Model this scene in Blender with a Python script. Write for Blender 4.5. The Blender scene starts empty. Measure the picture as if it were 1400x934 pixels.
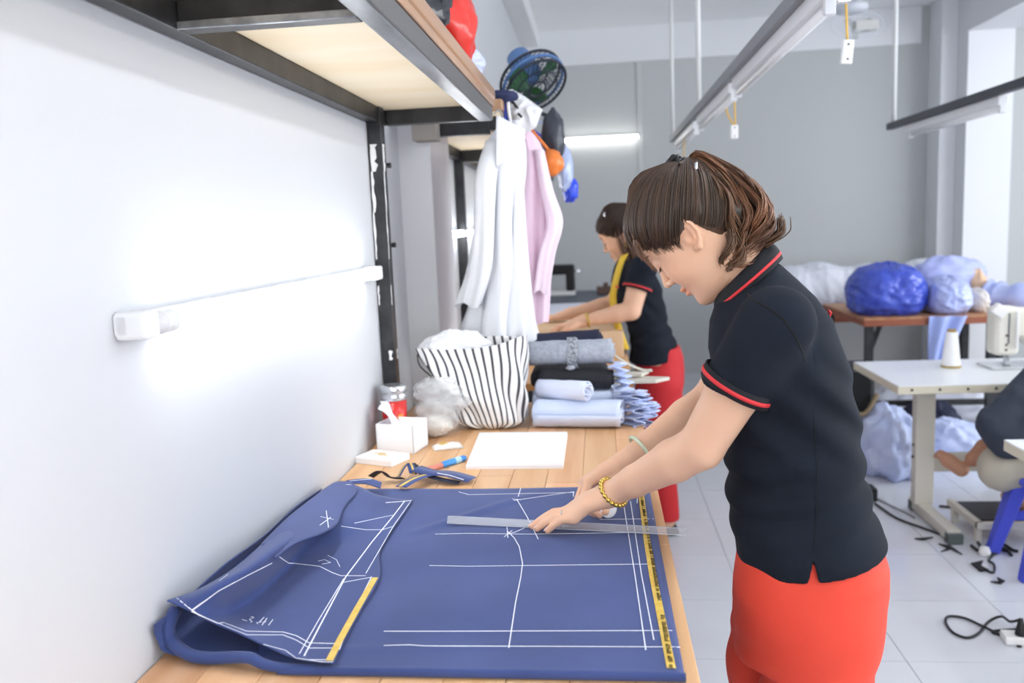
import bpy, bmesh, math, random
import numpy as np
from mathutils import Vector, Matrix

random.seed(7); RNG = np.random.default_rng(7)
SC = bpy.context.scene
COL = SC.collection

# ------------------------------------------------------------------ camera, world, lights, exposure
F_PX, CAM_H = 1150.0, 1.52
def _axes(vp=(818., 305.), roll=0.043):
    a = np.array([vp[0]-700, vp[1]-467, F_PX]); dy = a/np.linalg.norm(a)
    b = np.array([1, -roll, 0.]); t = -a.dot(dy)/b.dot(dy)
    x = a+t*b; x /= np.linalg.norm(x)
    x = x if x[0] > 0 else -x
    z = np.cross(x, dy); z = z if z[1] < 0 else -z
    return np.array([x, dy, z])
AX = _axes(); EYE = np.array([0, 0, CAM_H])
cam_d = bpy.data.cameras.new('camera'); cam = bpy.data.objects.new('camera', cam_d); COL.objects.link(cam)
cam_d.sensor_width = 36; cam_d.lens = F_PX/1400*36; cam_d.clip_start = .05
mw = Matrix.Identity(4)
for i in range(3):
    mw[i][0] = AX[i, 0]; mw[i][1] = -AX[i, 1]; mw[i][2] = -AX[i, 2]; mw[i][3] = EYE[i]
cam.matrix_world = mw
cam_d.dof.use_dof = True; cam_d.dof.focus_distance = 1.62; cam_d.dof.aperture_fstop = 3.5
SC.camera = cam

def _ray(px, py): return AX @ np.array([px-700, py-467, F_PX])
def onz(px, py, z): d = _ray(px, py); return Vector(EYE+d*(z-CAM_H)/d[2])
def onx(px, py, x): d = _ray(px, py); return Vector(EYE+d*x/d[0])
def ony(px, py, y): d = _ray(px, py); return Vector(EYE+d*y/d[1])

world = bpy.data.worlds.new('world'); SC.world = world; world.use_nodes = True
world.node_tree.nodes['Background'].inputs[0].default_value = (.86, .93, 1, 1)
world.node_tree.nodes['Background'].inputs[1].default_value = .45
vs = SC.view_settings
vs.view_transform = 'Standard'; vs.look = 'None'; vs.gamma = 1; vs.use_curve_mapping = False; vs.exposure = 0.63

def area_light(name, loc, target, sx, sy, power, color=(1, 1, 1)):
    l = bpy.data.lights.new(name, 'AREA'); l.shape = 'RECTANGLE'; l.size = sx; l.size_y = sy; l.energy = power; l.color = color
    o = bpy.data.objects.new(name, l); COL.objects.link(o); o.location = loc
    o.rotation_euler = (Vector(target)-Vector(loc)).to_track_quat('-Z', 'Y').to_euler()
    return o
# added fill lights at unseen window bands, behind the camera and at right
area_light('fill_light_front', (1.6, -2.85, 1.75), (1.6, 5, 2.3), 4.2, 1.9, 50, (.97, .985, 1))
area_light('fill_light_right', (6.0, 3.2, 1.8), (0, 3.2, 2.5), 6.5, 1.9, 155, (.95, .975, 1))  # added fill, tilted up to brighten the ceiling and far room

# ------------------------------------------------------------------ materials
def lin(h):
    if isinstance(h, str):
        h = h.lstrip('#'); c = [int(h[i:i+2], 16)/255 for i in (0, 2, 4)]
    else: c = h
    return tuple(((x/12.92) if x <= .04045 else ((x+.055)/1.055)**2.4) for x in c)+(1,)
MATS = {}
def mat(name, color, rough=.6, metal=0., color2=None, nscale=8., stretch=None, bump=0., bscale=60., spec=.5, alpha=1.,
        trans=0., emit=None, estr=0., sss=0., sheen=0., coat=0., ior=1.45, contrast=(.35, .65), detail=4., attr=None, bstretch=None):
    if name in MATS: return MATS[name]
    m = bpy.data.materials.new(name); m.use_nodes = True; MATS[name] = m
    nt = m.node_tree; N = nt.nodes; L = nt.links; b = N['Principled BSDF']
    b.inputs['Roughness'].default_value = rough; b.inputs['Metallic'].default_value = metal
    b.inputs['Specular IOR Level'].default_value = spec; b.inputs['IOR'].default_value = ior
    b.inputs['Alpha'].default_value = alpha; b.inputs['Transmission Weight'].default_value = trans
    b.inputs['Coat Weight'].default_value = coat; b.inputs['Sheen Weight'].default_value = sheen
    if sss:
        b.inputs['Subsurface Weight'].default_value = sss; b.inputs['Subsurface Radius'].default_value = (.012, .005, .003)
        b.inputs['Subsurface Scale'].default_value = 1.0
    c1 = lin(color); b.inputs['Base Color'].default_value = c1
    tc = N.new('ShaderNodeTexCoord')
    def coords(st):
        mp = N.new('ShaderNodeMapping'); L.new(tc.outputs['Object'], mp.inputs[0])
        if st: mp.inputs['Scale'].default_value = st
        return mp.outputs[0]
    src = None
    if color2 is not None:
        n = N.new('ShaderNodeTexNoise'); n.inputs['Scale'].default_value = nscale; n.inputs['Detail'].default_value = detail
        L.new(coords(stretch), n.inputs['Vector'])
        r = N.new('ShaderNodeValToRGB'); L.new(n.outputs[0], r.inputs[0])
        r.color_ramp.elements[0].position = contrast[0]; r.color_ramp.elements[1].position = contrast[1]
        r.color_ramp.elements[0].color = c1; r.color_ramp.elements[1].color = lin(color2)
        src = r.outputs[0]; L.new(src, b.inputs['Base Color'])
    if attr:      # per-piece tint stored on the mesh
        a = N.new('ShaderNodeAttribute'); a.attribute_name = attr
        mx = N.new('ShaderNodeMix'); mx.data_type = 'RGBA'; mx.blend_type = 'MULTIPLY'; mx.inputs[0].default_value = 1
        if src: L.new(src, mx.inputs[6])
        else: mx.inputs[6].default_value = c1
        L.new(a.outputs['Color'], mx.inputs[7]); L.new(mx.outputs[2], b.inputs['Base Color'])
    if bump:
        n = N.new('ShaderNodeTexNoise'); n.inputs['Scale'].default_value = bscale; n.inputs['Detail'].default_value = 3
        L.new(coords(bstretch), n.inputs['Vector'])
        bp = N.new('ShaderNodeBump'); bp.inputs['Strength'].default_value = bump; bp.inputs['Distance'].default_value = .01
        L.new(n.outputs[0], bp.inputs['Height']); L.new(bp.outputs[0], b.inputs['Normal'])
    if emit is not None:
        b.inputs['Emission Color'].default_value = lin(emit); b.inputs['Emission Strength'].default_value = estr
    return m

# ------------------------------------------------------------------ object helpers
XF = {}      # empties' matrices
def tag(o, label=None, cat=None, group=None, kind=None):
    if label: o['label'] = label
    if cat: o['category'] = cat
    if group: o['group'] = group
    if kind: o['kind'] = kind
    return o
def thing(name, label, cat, loc=(0, 0, 0), rz=0., group=None, kind=None):
    o = bpy.data.objects.new(name, None); COL.objects.link(o); o.empty_display_size = .05
    o.location = loc; o.rotation_euler = (0, 0, rz)
    XF[o] = Matrix.Translation(Vector(loc)) @ Matrix.Rotation(rz, 4, 'Z')
    return tag(o, label, cat, group, kind)

class B:
    """collects verts and faces of one mesh"""
    def __init__(s): s.v = []; s.f = []; s.c = []
    def add(s, vs, fs, col=None):
        n = len(s.v); s.v += [tuple(p) for p in vs]; s.f += [tuple(i+n for i in q) for q in fs]
        if col is not None:
            s.c += [(0, 0, 0, 1)]*(n-len(s.c)) + [col]*len(vs)
        return s
    def box(s, c, d, rz=0., rx=0., ry=0.):
        m = Matrix.Translation(Vector(c)) @ Matrix.Rotation(rz, 4, 'Z') @ Matrix.Rotation(ry, 4, 'Y') @ Matrix.Rotation(rx, 4, 'X')
        v = [m @ Vector((x*d[0]/2, y*d[1]/2, z*d[2]/2)) for x in (-1, 1) for y in (-1, 1) for z in (-1, 1)]
        return s.add(v, [(0, 1, 3, 2), (4, 6, 7, 5), (0, 4, 5, 1), (2, 3, 7, 6), (0, 2, 6, 4), (1, 5, 7, 3)])
    def bb(s, x0, x1, y0, y1, z0, z1): return s.box(((x0+x1)/2, (y0+y1)/2, (z0+z1)/2), (abs(x1-x0), abs(y1-y0), abs(z1-z0)))
    def prism(s, pts, ax, a0, a1):      # outline in the two other axes, extruded along axis ax
        n = len(pts); o = [i for i in range(3) if i != ax]; v = []
        for a in (a0, a1):
            for p in pts:
                q = [0, 0, 0]; q[ax] = a; q[o[0]] = p[0]; q[o[1]] = p[1]; v.append(q)
        f = [tuple(range(n))[::-1], tuple(range(n, 2*n))]+[(i, (i+1) % n, n+(i+1) % n, n+i) for i in range(n)]
        return s.add(v, f)
    def tube(s, path, r, n=10, cap=True, flat=1., up=None, col=None):
        P = [Vector(p) for p in path]; m = len(P)
        R = list(r) if hasattr(r, '__len__') else [r]*m
        v = []; f = []; N0 = None
        for i in range(m):
            T = (P[min(i+1, m-1)]-P[max(i-1, 0)])
            T = T.normalized() if T.length > 1e-9 else Vector((0, 0, 1))
            if N0 is None:
                u = Vector(up) if up else (Vector((0, 0, 1)) if abs(T.z) < .9 else Vector((1, 0, 0)))
                N0 = (u-T*u.dot(T)).normalized()
            else:
                q = N0-T*N0.dot(T); N0 = q.normalized() if q.length > 1e-6 else N0
            Bn = T.cross(N0)
            for k in range(n):
                a = 2*math.pi*k/n; v.append(P[i]+(N0*math.cos(a)*flat+Bn*math.sin(a))*R[i])
        for i in range(m-1):
            for k in range(n): f.append((i*n+k, i*n+(k+1) % n, (i+1)*n+(k+1) % n, (i+1)*n+k))
        if cap: f.append(tuple(range(n))[::-1]); f.append(tuple((m-1)*n+k for k in range(n)))
        return s.add(v, f, col)
    def cyl(s, a, b, r, n=16, r2=None): return s.tube([a, b], [r, r if r2 is None else r2], n)
    def lathe(s, prof, c=(0, 0, 0), n=24, wob=None):    # prof: (radius, z)
        v = []; f = []; m = len(prof)
        for r, z in prof:
            for k in range(n):
                a = 2*math.pi*k/n; rr = r*(wob(a, z) if wob else 1)
                v.append((c[0]+rr*math.cos(a), c[1]+rr*math.sin(a), c[2]+z))
        for i in range(m-1):
            for k in range(n): f.append((i*n+k, i*n+(k+1) % n, (i+1)*n+(k+1) % n, (i+1)*n+k))
        if prof[0][0] > 1e-6: f.append(tuple(range(n))[::-1])
        if prof[-1][0] > 1e-6: f.append(tuple((m-1)*n+k for k in range(n)))
        return s.add(v, f)
    def grid(s, fn, nu, nv, closed_u=False):
        v = [fn(i/(nu if closed_u else nu-1), j/(nv-1)) for j in range(nv) for i in range(nu)]
        f = []
        for j in range(nv-1):
            for i in range(nu if closed_u else nu-1):
                i2 = (i+1) % nu; f.append((j*nu+i, j*nu+i2, (j+1)*nu+i2, (j+1)*nu+i))
        return s.add(v, f)
    def blob(s, c, r, nu=20, nv=14, fn=None, rz=0.):     # deformed ellipsoid
        R = Matrix.Rotation(rz, 3, 'Z')
        def g(u, w):
            a = 2*math.pi*u; t = math.pi*(w*.998+.001); d = Vector((math.sin(t)*math.cos(a), math.sin(t)*math.sin(a), -math.cos(t)))
            k = fn(d) if fn else 1
            return Vector(c)+R @ Vector((d.x*r[0]*k, d.y*r[1]*k, d.z*r[2]*k))
        return s.grid(g, nu, nv, True)
    def build(s, name, m, parent=None, smooth=False, bevel=0., solid=0., sub=0, local=False, seg=2, off=0.):
        me = bpy.data.meshes.new(name)
        inv = XF[parent].inverted() if (parent in XF and not local) else None
        v = [inv @ Vector(p) for p in s.v] if inv else s.v
        me.from_pydata([tuple(p) for p in v], [], s.f); me.update()
        if s.c:
            s.c += [(1, 1, 1, 1)]*(len(s.v)-len(s.c))
            a = me.color_attributes.new('tint', 'FLOAT_COLOR', 'POINT'); a.data.foreach_set('color', np.array(s.c, dtype=np.float32).ravel())
        o = bpy.data.objects.new(name, me); COL.objects.link(o)
        if m: me.materials.append(m)
        if smooth:
            me.polygons.foreach_set('use_smooth', [True]*len(me.polygons))
        if parent: o.parent = parent; XF[o] = XF.get(parent, Matrix.Identity(4))
        if solid: d = o.modifiers.new('thickness', 'SOLIDIFY'); d.thickness = solid; d.offset = off
        if sub: d = o.modifiers.new('smooth', 'SUBSURF'); d.levels = sub; d.render_levels = sub
        if bevel: d = o.modifiers.new('bevel', 'BEVEL'); d.width = bevel; d.segments = seg; d.limit_method = 'ANGLE'; d.angle_limit = math.radians(40)
        return o
    def solo(s, name, m, label, cat, group=None, kind=None, **k):     # a thing that is one mesh, origin at its base
        A = np.array([tuple(p) for p in s.v]); c = Vector(((A[:, 0].min()+A[:, 0].max())/2, (A[:, 1].min()+A[:, 1].max())/2, A[:, 2].min()))
        s.v = [Vector(p)-c for p in s.v]; o = s.build(name, m, None, **k); o.location = c; XF[o] = Matrix.Translation(c)
        return tag(o, label, cat, group, kind)
def struct(o): o['kind'] = 'structure'; return o
def share(o, parent, loc, name=None, rz=0., m=None):       # another piece with the same mesh
    c = o.copy(); COL.objects.link(c); c.parent = parent; c.location = loc; c.rotation_euler = (0, 0, rz)
    return c
def catmull(P, n):
    P = [Vector(p) for p in P]; out = []
    for i in range(len(P)-1):
        a, b, c, d = P[max(i-1, 0)], P[i], P[i+1], P[min(i+2, len(P)-1)]
        for k in range(n):
            t = k/n; out.append(.5*((2*b)+(c-a)*t+(2*a-5*b+4*c-d)*t*t+(3*b-a-3*c+d)*t**3))
    return out+[P[-1]]
def hash_noise(p, s=1.0):      # smooth value noise on numpy arrays or vectors
    from mathutils import noise
    return noise.noise(Vector(p)*s)

def ridge(p, s, o=0.): return 1-abs(nz_(p[0]+o, p[1], p[2], s))*2
def nz_(x, y, z, s):
    from mathutils import noise
    return noise.noise(Vector((x*s, y*s, z*s)))
# ------------------------------------------------------------------ implicit surfaces -> one continuous mesh (surface nets)
def smin(a, b, k):
    h = np.clip(.5+.5*(b-a)/k, 0, 1); return b+(a-b)*h-k*h*(1-h)
def smax(a, b, k): return -smin(-a, -b, k)
def sd_seg(p, a, b, r1, r2):
    a = [float(x) for x in a]; d = [float(x)-y for x, y in zip(b, a)]; L = max(d[0]**2+d[1]**2+d[2]**2, 1e-12)
    x = p[:, 0]-a[0]; y = p[:, 1]-a[1]; z = p[:, 2]-a[2]
    t = x*(d[0]/L); t += y*(d[1]/L); t += z*(d[2]/L); np.clip(t, 0, 1, out=t)
    x -= t*d[0]; y -= t*d[1]; z -= t*d[2]; x *= x; y *= y; z *= z; x += y; x += z
    np.sqrt(x, out=x); x -= t*float(r2-r1); x -= float(r1)
    return x
def sd_chain(p, pts, rs, k=None):
    d = None
    for i in range(len(pts)-1):
        e = sd_seg(p, pts[i], pts[i+1], rs[i], rs[i+1]); d = e if d is None else (np.minimum(d, e) if k is None else smin(d, e, k))
    return d
def sd_ell(p, c, r):
    q = (p-np.asarray(c, float)); r = np.asarray(r, float)
    k0 = np.linalg.norm(q/r, axis=1); k1 = np.linalg.norm(q/r**2, axis=1)+1e-9
    return k0*(k0-1)/k1
def surfnet(f, lo, hi, h):
    lo = np.asarray(lo, float); n = (np.ceil((np.asarray(hi)-lo)/h/4).astype(int)+1)*4
    nb = n//4; hc = 4*h
    g = [lo[i]+(np.arange(nb[i])*4+1.5)*h for i in range(3)]
    cc = np.stack(np.meshgrid(*g, indexing='ij'), -1).reshape(-1, 3).astype(np.float32)
    V = np.concatenate([f(cc[i:i+200000]) for i in range(0, len(cc), 200000)])
    act = np.nonzero(np.abs(V) < hc*1.5)[0]
    V = np.repeat(V[:, None], 64, 1).astype(np.float32)
    o = np.arange(4)-1.5; off = (np.stack(np.meshgrid(o, o, o, indexing='ij'), -1).reshape(-1, 3)*h).astype(np.float32)
    for i in range(0, len(act), 4000):
        a = act[i:i+4000]; V[a] = f((cc[a][:, None, :]+off).reshape(-1, 3)).reshape(-1, 64)
    V = V.reshape(*nb, 4, 4, 4).transpose(0, 3, 1, 4, 2, 5).reshape(*n)
    S = V < 0
    cor = [(i, j, k) for i in (0, 1) for j in (0, 1) for k in (0, 1)]
    cnt = sum(S[i:n[0]-1+i, j:n[1]-1+j, k:n[2]-1+k].astype(np.int8) for i, j, k in cor)
    cell = np.argwhere((cnt > 0) & (cnt < 8))
    idx = -np.ones(n-1, dtype=np.int32); idx[tuple(cell.T)] = np.arange(len(cell))
    val = np.stack([V[cell[:, 0]+i, cell[:, 1]+j, cell[:, 2]+k] for i, j, k in cor], 1)
    acc = np.zeros((len(cell), 3)); w = np.zeros(len(cell)); ca = np.array(cor, float)
    for x in range(8):
        for y in range(x+1, 8):
            if np.abs(ca[x]-ca[y]).sum() != 1: continue
            a, b = val[:, x], val[:, y]; m = (a < 0) != (b < 0)
            t = np.where(m, a/np.where(m, a-b, 1), 0)
            acc += np.where(m[:, None], ca[x]+(ca[y]-ca[x])*t[:, None], 0); w += m
    verts = lo+(cell+acc/w[:, None])*h
    quads = []
    for ax in range(3):
        u, v = (ax+1) % 3, (ax+2) % 3
        s0 = [slice(1, -1)]*3; s0[ax] = slice(0, n[ax]-1); s1 = list(s0); s1[ax] = slice(1, n[ax])
        A, Bb = S[tuple(s0)], S[tuple(s1)]
        e = np.argwhere(A != Bb)
        fl = A[tuple(e.T)]
        base = e.copy()
        for d in range(3):
            if d != ax: base[:, d] += 1
        def at(du, dv):
            q = base.copy(); q[:, u] += du; q[:, v] += dv
            return idx[tuple(q.T)]
        q = np.stack([at(-1, -1), at(0, -1), at(0, 0), at(-1, 0)], 1)
        q[~fl] = q[~fl][:, ::-1]; quads.append(q)
    return verts, np.concatenate(quads)
def nets_obj(name, f, lo, hi, h, m, parent=None, vcol=None):
    v, q = surfnet(f, lo, hi, h); q = q[(q >= 0).all(1)]
    if parent in XF:
        M = np.array(XF[parent].inverted()); v2 = v@M[:3, :3].T+M[:3, 3]
    else: v2 = v
    me = bpy.data.meshes.new(name)
    me.vertices.add(len(v)); me.vertices.foreach_set('co', v2.astype(np.float32).ravel())
    me.loops.add(q.size); me.loops.foreach_set('vertex_index', q.astype(np.int32).ravel())
    me.polygons.add(len(q)); me.polygons.foreach_set('loop_start', np.arange(0, q.size, 4, dtype=np.int32))
    me.polygons.foreach_set('loop_total', np.full(len(q), 4, dtype=np.int32))
    me.update(calc_edges=True); me.validate()
    me.polygons.foreach_set('use_smooth', [True]*len(me.polygons))
    if vcol is not None:
        a = me.color_attributes.new('tint', 'FLOAT_COLOR', 'POINT'); a.data.foreach_set('color', vcol(v).astype(np.float32).ravel())
    o = bpy.data.objects.new(name, me); COL.objects.link(o); me.materials.append(m)
    if parent: o.parent = parent; XF[o] = XF.get(parent, Matrix.Identity(4))
    return o
# ================================================================== THE ROOM
WX = -.676          # left wall surface
BY = 8.40           # back wall surface
CZ = 3.36           # ceiling
RX = 6.2; FY = -3.0
white_wall = mat('white_wall_paint', '#cacdd2', .55, bump=.02, bscale=25)
trim_w = mat('white_beam_paint', '#e4e6ea', .55)
grey_wall = mat('grey_wall_paint', '#bdc0c1', .6, bump=.02, bscale=20)
ceil_m = mat('ceiling_paint', '#f0f2f5', .7)
struct(B().bb(WX-.12, WX, FY, BY+.12, 0, CZ).build('wall_left', white_wall))
struct(B().bb(WX, RX, BY, BY+.12, 0, CZ).build('wall_back', grey_wall))
struct(B().bb(WX-.12, RX+.12, FY-.12, BY+.12, CZ, CZ+.1).build('ceiling', ceil_m))
# walls with the window bands behind and to the right of the camera (sill and lintel only: the band is open)
w = B(); w.bb(WX, RX, FY-.12, FY, 0, .75).bb(WX, RX, FY-.12, FY, 2.75, CZ).bb(WX, -.5, FY-.12, FY, .75, 2.75).bb(3.75, RX, FY-.12, FY, .75, 2.75)
struct(w.build('wall_front', white_wall))
w = B(); w.bb(RX, RX+.12, FY, BY, 0, .8).bb(RX, RX+.12, FY, BY, 2.8, CZ).bb(RX, RX+.12, FY, -.1, .8, 2.8).bb(RX, RX+.12, 6.5, BY, .8, 2.8)
struct(w.build('wall_right', white_wall))
# beams, pier, column
struct(B().bb(WX, 3.0, BY-.02, BY, 3.03, CZ).build('trim_1', trim_w, bevel=.004))            # beam on the back wall
struct(B().bb(WX-.05, -.565, 2.90, 3.27, 0, CZ).build('wall_pier', trim_w, bevel=.004))
cx0, cx1 = 3.06, 3.60
c = B().bb(3.215, cx1, 7.90, BY, 0, CZ).bb(3.07, 3.215, 8.1, BY, 0, CZ)
struct(c.build('wall_column', trim_w, bevel=.004))
struct(B().bb(3.20, 3.75, FY, 7.9, 3.02, CZ).build('trim_2', trim_w, bevel=.004))           # ceiling beam towards the camera
struct(B().bb(.405, .45, BY-.012, BY, 0, 3.03).build('trim_3', mat('grey_strip', '#c3c6c7', .6)))
struct(B().bb(WX, -.52, 3.27, BY, 3.22, CZ).build('trim_4', trim_w, bevel=.004))

# floor: grout bed with separate glossy tiles
grout = mat('grout', '#aeb2ba', .7)
tile_m = mat('floor_tile_glaze', '#d6d9e1', .12, color2='#dee1e8', nscale=1.5, spec=.5)
floor = struct(B().bb(WX-.12, RX+.12, FY-.12, BY+.12, -.06, -.003).build('floor', grout))
TS = .4665
t0 = B().bb(0, TS-.003, 0, TS-.003, -.003, 0).build('tile', tile_m, floor, bevel=0)
ty0 = 2.801-4*TS; tx0 = 1.0-4*TS; k = 0
for i in range(-1, 14):
    for j in range(0, 17):
        if ty0+j*TS > BY: continue
        if k == 0: t0.location = (tx0+i*TS+.0015, ty0+j*TS+.0015, 0)
        else: share(t0, floor, (tx0+i*TS+.0015, ty0+j*TS+.0015, 0))
        k += 1
# the rest of the tiled floor, out of sight beneath and behind the camera
rest = B()
for i in range(-5, 14):
    for j in range(-9, 0):
        rest.bb(tx0+i*TS+.0015, tx0+(i+1)*TS-.0015, ty0+j*TS+.0015, ty0+(j+1)*TS-.0015, -.003, 0)
o = rest.build('tile_field', tile_m, floor); o['kind'] = 'stuff'

# ------------------------------------------------------------------ wall tube lamps (left wall)
steel_w = mat('white_enamel', '#e9ebee', .35)
glow = mat('lit_tube', '#ffffff', .5, emit='#fbfdff', estr=15)
dullw = mat('grey_plastic', '#d5d7da', .45)
def wall_lamp(y0, y1, z, label):
    t = thing('wall_tube_lamp', label, 'lamp', (WX, y0, z))
    B().bb(WX, WX+.022, y0, y1, z-.014, z+.016).build('base_channel', steel_w, t, bevel=.003)
    for a, b in ((y0, y0+.05), (y1-.05, y1)):
        h = B().bb(WX, WX+.050, a, b-.012 if a == y0 else b, z-.020, z+.020).build('end_socket', steel_w, t, bevel=.006)
    B().cyl((WX+.032, y0+.03, z-.002), (WX+.032, y0+.105, z-.002), .0165, 16).build('tube_cap', dullw, t, smooth=False, bevel=.003)
    g = B()
    for q in range(6): g.cyl((WX+.032, y0+.065+q*.006, z-.002), (WX+.032, y0+.068+q*.006, z-.002), .0175, 16)
    g.build('cap_rib', steel_w, t)
    B().cyl((WX+.032, y0+.105, z-.002), (WX+.032, y1-.05, z-.002), .0135, 16).build('tube', glow, t, smooth=True)
    return t
wall_lamp(1.10, 2.40, 1.405, 'lit white tube lamp on the left wall above the blue fabric')
wall_lamp(3.55, 4.75, 1.50, 'lit white tube lamp on the left wall beyond the white pier')

# tube lamp on the back wall
t = thing('wall_tube_lamp', 'thin lit tube lamp on the grey back wall', 'lamp', (0, BY, 2.33))
B().bb(-.36, .41, BY-.03, BY, 2.315, 2.35).build('base_channel', steel_w, t)
B().cyl((-.35, BY-.045, 2.325), (.40, BY-.045, 2.325), .016, 12).build('tube', mat('lit_tube_far', '#ffffff', .5, emit='#fffdf6', estr=8), t, smooth=True)

# ------------------------------------------------------------------ hanging lamp rails
rail_grey = mat('rail_grey_steel', '#8d9094', .5, .2)
rail_dark = mat('rail_dark_steel', '#3b3f47', .45, .2)
rod_m = mat('white_rod', '#e2e4e4', .5)
tube_off = mat('unlit_tube', '#eef0f2', .25)
glow_r = mat('lit_rail_tube', '#ffffff', .5, emit='#fbfdff', estr=26)
def rail(x, z, y0, y1, m, label, rods, fixtures):
    t = thing('lamp_rail', label, 'lamp rail', (x, y1, z))
    B().bb(x-.021, x+.021, y0, y1, z, z+.042).build('rail', m, t, bevel=.002)
    for ry in rods: B().cyl((x, ry, z+.04), (x, ry, CZ), .014, 12).build('rod', rod_m, t, smooth=True)
    for fy0, fy1, lit in fixtures:
        B().bb(x+.002, x+.05, fy0, fy1, z-.045, z).build('lamp_housing', steel_w, t, bevel=.004)
        tb = B().cyl((x+.026, fy0+.03, z-.062), (x+.026, fy1-.03, z-.062), .014, 12).build('tube', glow_r if lit else tube_off, t, smooth=True)
        for e in (fy0+.012, fy1-.012): B().bb(x+.012, x+.04, e-.012, e+.012, z-.08, z-.04).build('tube_holder', steel_w, t, bevel=.003)
rail(.575, 2.10, -2.4, 6.6, rail_grey, 'long grey lamp rail on white rods above the woman at the cutting table', (6.55, 4.9, 2.6, .2),
     [(5.25, 6.45, False), (3.85, 5.05, False), (2.30, 3.75, False), (1.0, 2.2, True), (-.5, .7, True), (-1.9, -.7, True)])
rail(1.89, 2.035, -2.2, 5.8, rail_dark, 'black lamp rail hanging above the sewing table', (5.72, 3.3, .6),
     [(4.3, 5.5, False), (2.85, 4.05, True), (1.3, 2.5, True), (-.3, .9, True)])

yellow_w = mat('yellow_wire', '#e3b85a', .5)
plastic_w = mat('white_plastic', '#f1f1ef', .35)
blackp = mat('black_plastic', '#17181b', .4)
def hanging_socket(top, bot, label, tilt=0., two=True, box=(.03, .022, .075)):
    t = thing('hanging_socket', label, 'socket', bot)
    top = Vector(top); bot = Vector(bot)
    for s in ((-.008, .008) if two else (0,)):
        mid = (top+bot)/2+Vector((s*2.5-.012, 0, 0))
        B().tube(catmull([top+Vector((s, 0, 0)), mid, bot+Vector((s*.5, 0, box[2]))], 8), .0042, 6).build('cord', yellow_w, t, smooth=True)
    if box[2] > .01:
        B().box(bot+Vector((0, 0, box[2]/2)), box, ry=tilt).build('socket_body', plastic_w, t, bevel=.004)
        for q in (.2, .8): B().box(bot+Vector((.004*(q-.5), -box[1]/2-.0008, box[2]*q)), (.005, .003, .005)).build('screw', blackp, t)
p = ony(1000, 100, 4.15); q = ony(1004, 190, 4.15)
hanging_socket(p, q, 'white socket on two yellow cords hanging left of the dark lamp rail', box=(.034, .024, .064))
p = ony(1150, -30, 3.0); q = ony(1158, 88, 3.0)
hanging_socket((p.x, 3.0, CZ), q, 'white socket on a yellow cord hanging closest to the ceiling', tilt=.1, two=False, box=(.036, .022, .078))
p = ony(945, 165, 5.8)
hanging_socket((.585, 5.8, 2.09), (.585, 5.8, 1.55), 'white socket on a thin yellow cord hanging behind the woman with the ponytail', two=False, box=(.034, .024, .064))

# orbit fan on the ceiling
fy = 7.3; a = ony(1172, 14, fy); t = thing('ceiling_fan', 'white orbit fan fixed under the ceiling', 'fan', (a.x, fy, a.z))
fan_w = mat('fan_white', '#d8dde6', .4)
B().cyl((a.x, fy, a.z+.05), (a.x, fy, CZ), .03, 16).build('mount', fan_w, t)
B().lathe([(.0, -.02), (.10, -.015), (.135, .01), (.13, .04), (.06, .06), (0, .06)], (a.x-.05, fy, a.z), 24).build('motor', fan_w, t, smooth=True)
g = B()
for r in (.08, .14, .2):
    g.tube([(a.x+r*math.cos(q*math.pi/12), fy-.02, a.z-.12+r*.55*math.sin(q*math.pi/12)) for q in range(25)], .004, 5)
g.build('guard_ring', fan_w, t)
B().bb(a.x-.02, a.x+.16, fy-.03, fy+.09, a.z-.16, a.z-.08).build('bracket', mat('fan_beige', '#cfd0cd', .5), t, bevel=.01)
for q in range(3):
    an = q*2.09+.4; B().box((a.x+.07*math.cos(an), fy, a.z-.12+.05*math.sin(an)), (.1, .008, .045), ry=-an).build('blade', mat('fan_blade', '#bfc3c2', .4), t, bevel=.003)

# ================================================================== CUTTING TABLE
T = .90
wood = mat('table_wood', '#d9a576', .42, color2='#edc59c', nscale=2.2, stretch=(9, .9, 4), detail=6, contrast=(.3, .7), attr='tint', spec=.4, bump=.03, bscale=30, bstretch=(6, .6, 1))
steel_b = mat('black_steel', '#2a2b2e', .38, .3, color2='#3d3e40', nscale=14, bump=.03, bscale=40)
def plank_table(name, label, x0, x1, y0, y1, legs_y):
    t = thing(name, label, 'table', ((x0+x1)/2, (y0+y1)/2, 0))
    top = B().bb(x0, x1, y0, y1, T-.034, T-.006).build('tabletop', mat('table_core', '#a8743f', .6), t)
    n = 9; wd = (x1-x0)/n; rr = random.Random(3)
    for i in range(n):
        y = y0
        while y < y1-.001:
            L_ = rr.uniform(.45, .95); ye = y+L_
            if y1-ye < .3: ye = y1
            v = rr.uniform(.86, 1.06); tc = (v, v*rr.uniform(.95, 1.0), v*rr.uniform(.88, 1.0), 1)
            b = B(); b.bb(x0+i*wd+.0004, x0+(i+1)*wd-.0004, y+.0004, ye-.0004, T-.030, T); b.c = [tc]*8
            b.build('plank', wood, top, bevel=.0012, seg=1)
            y = ye
    for ly in legs_y:
        for lx in (x0+.06, x1-.10): B().bb(lx-.02, lx+.02, ly-.02, ly+.02, 0, T-.034).build('leg', steel_b, t)
    for lx in (x0+.06, x1-.10): B().bb(lx-.02, lx+.02, legs_y[0], legs_y[-1], T-.08, T-.034).build('rail', steel_b, t)
    return t
plank_table('cutting_table', 'long wooden cutting table under the navy fabric by the left wall', WX+.002, .12, .35, 2.92, (.45, 1.6, 2.8))
plank_table('cutting_table', 'farther wooden cutting table in front of the woman with the tape measure', WX+.002, .12, 3.30, 6.6, (3.4, 5.0, 6.5))

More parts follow.
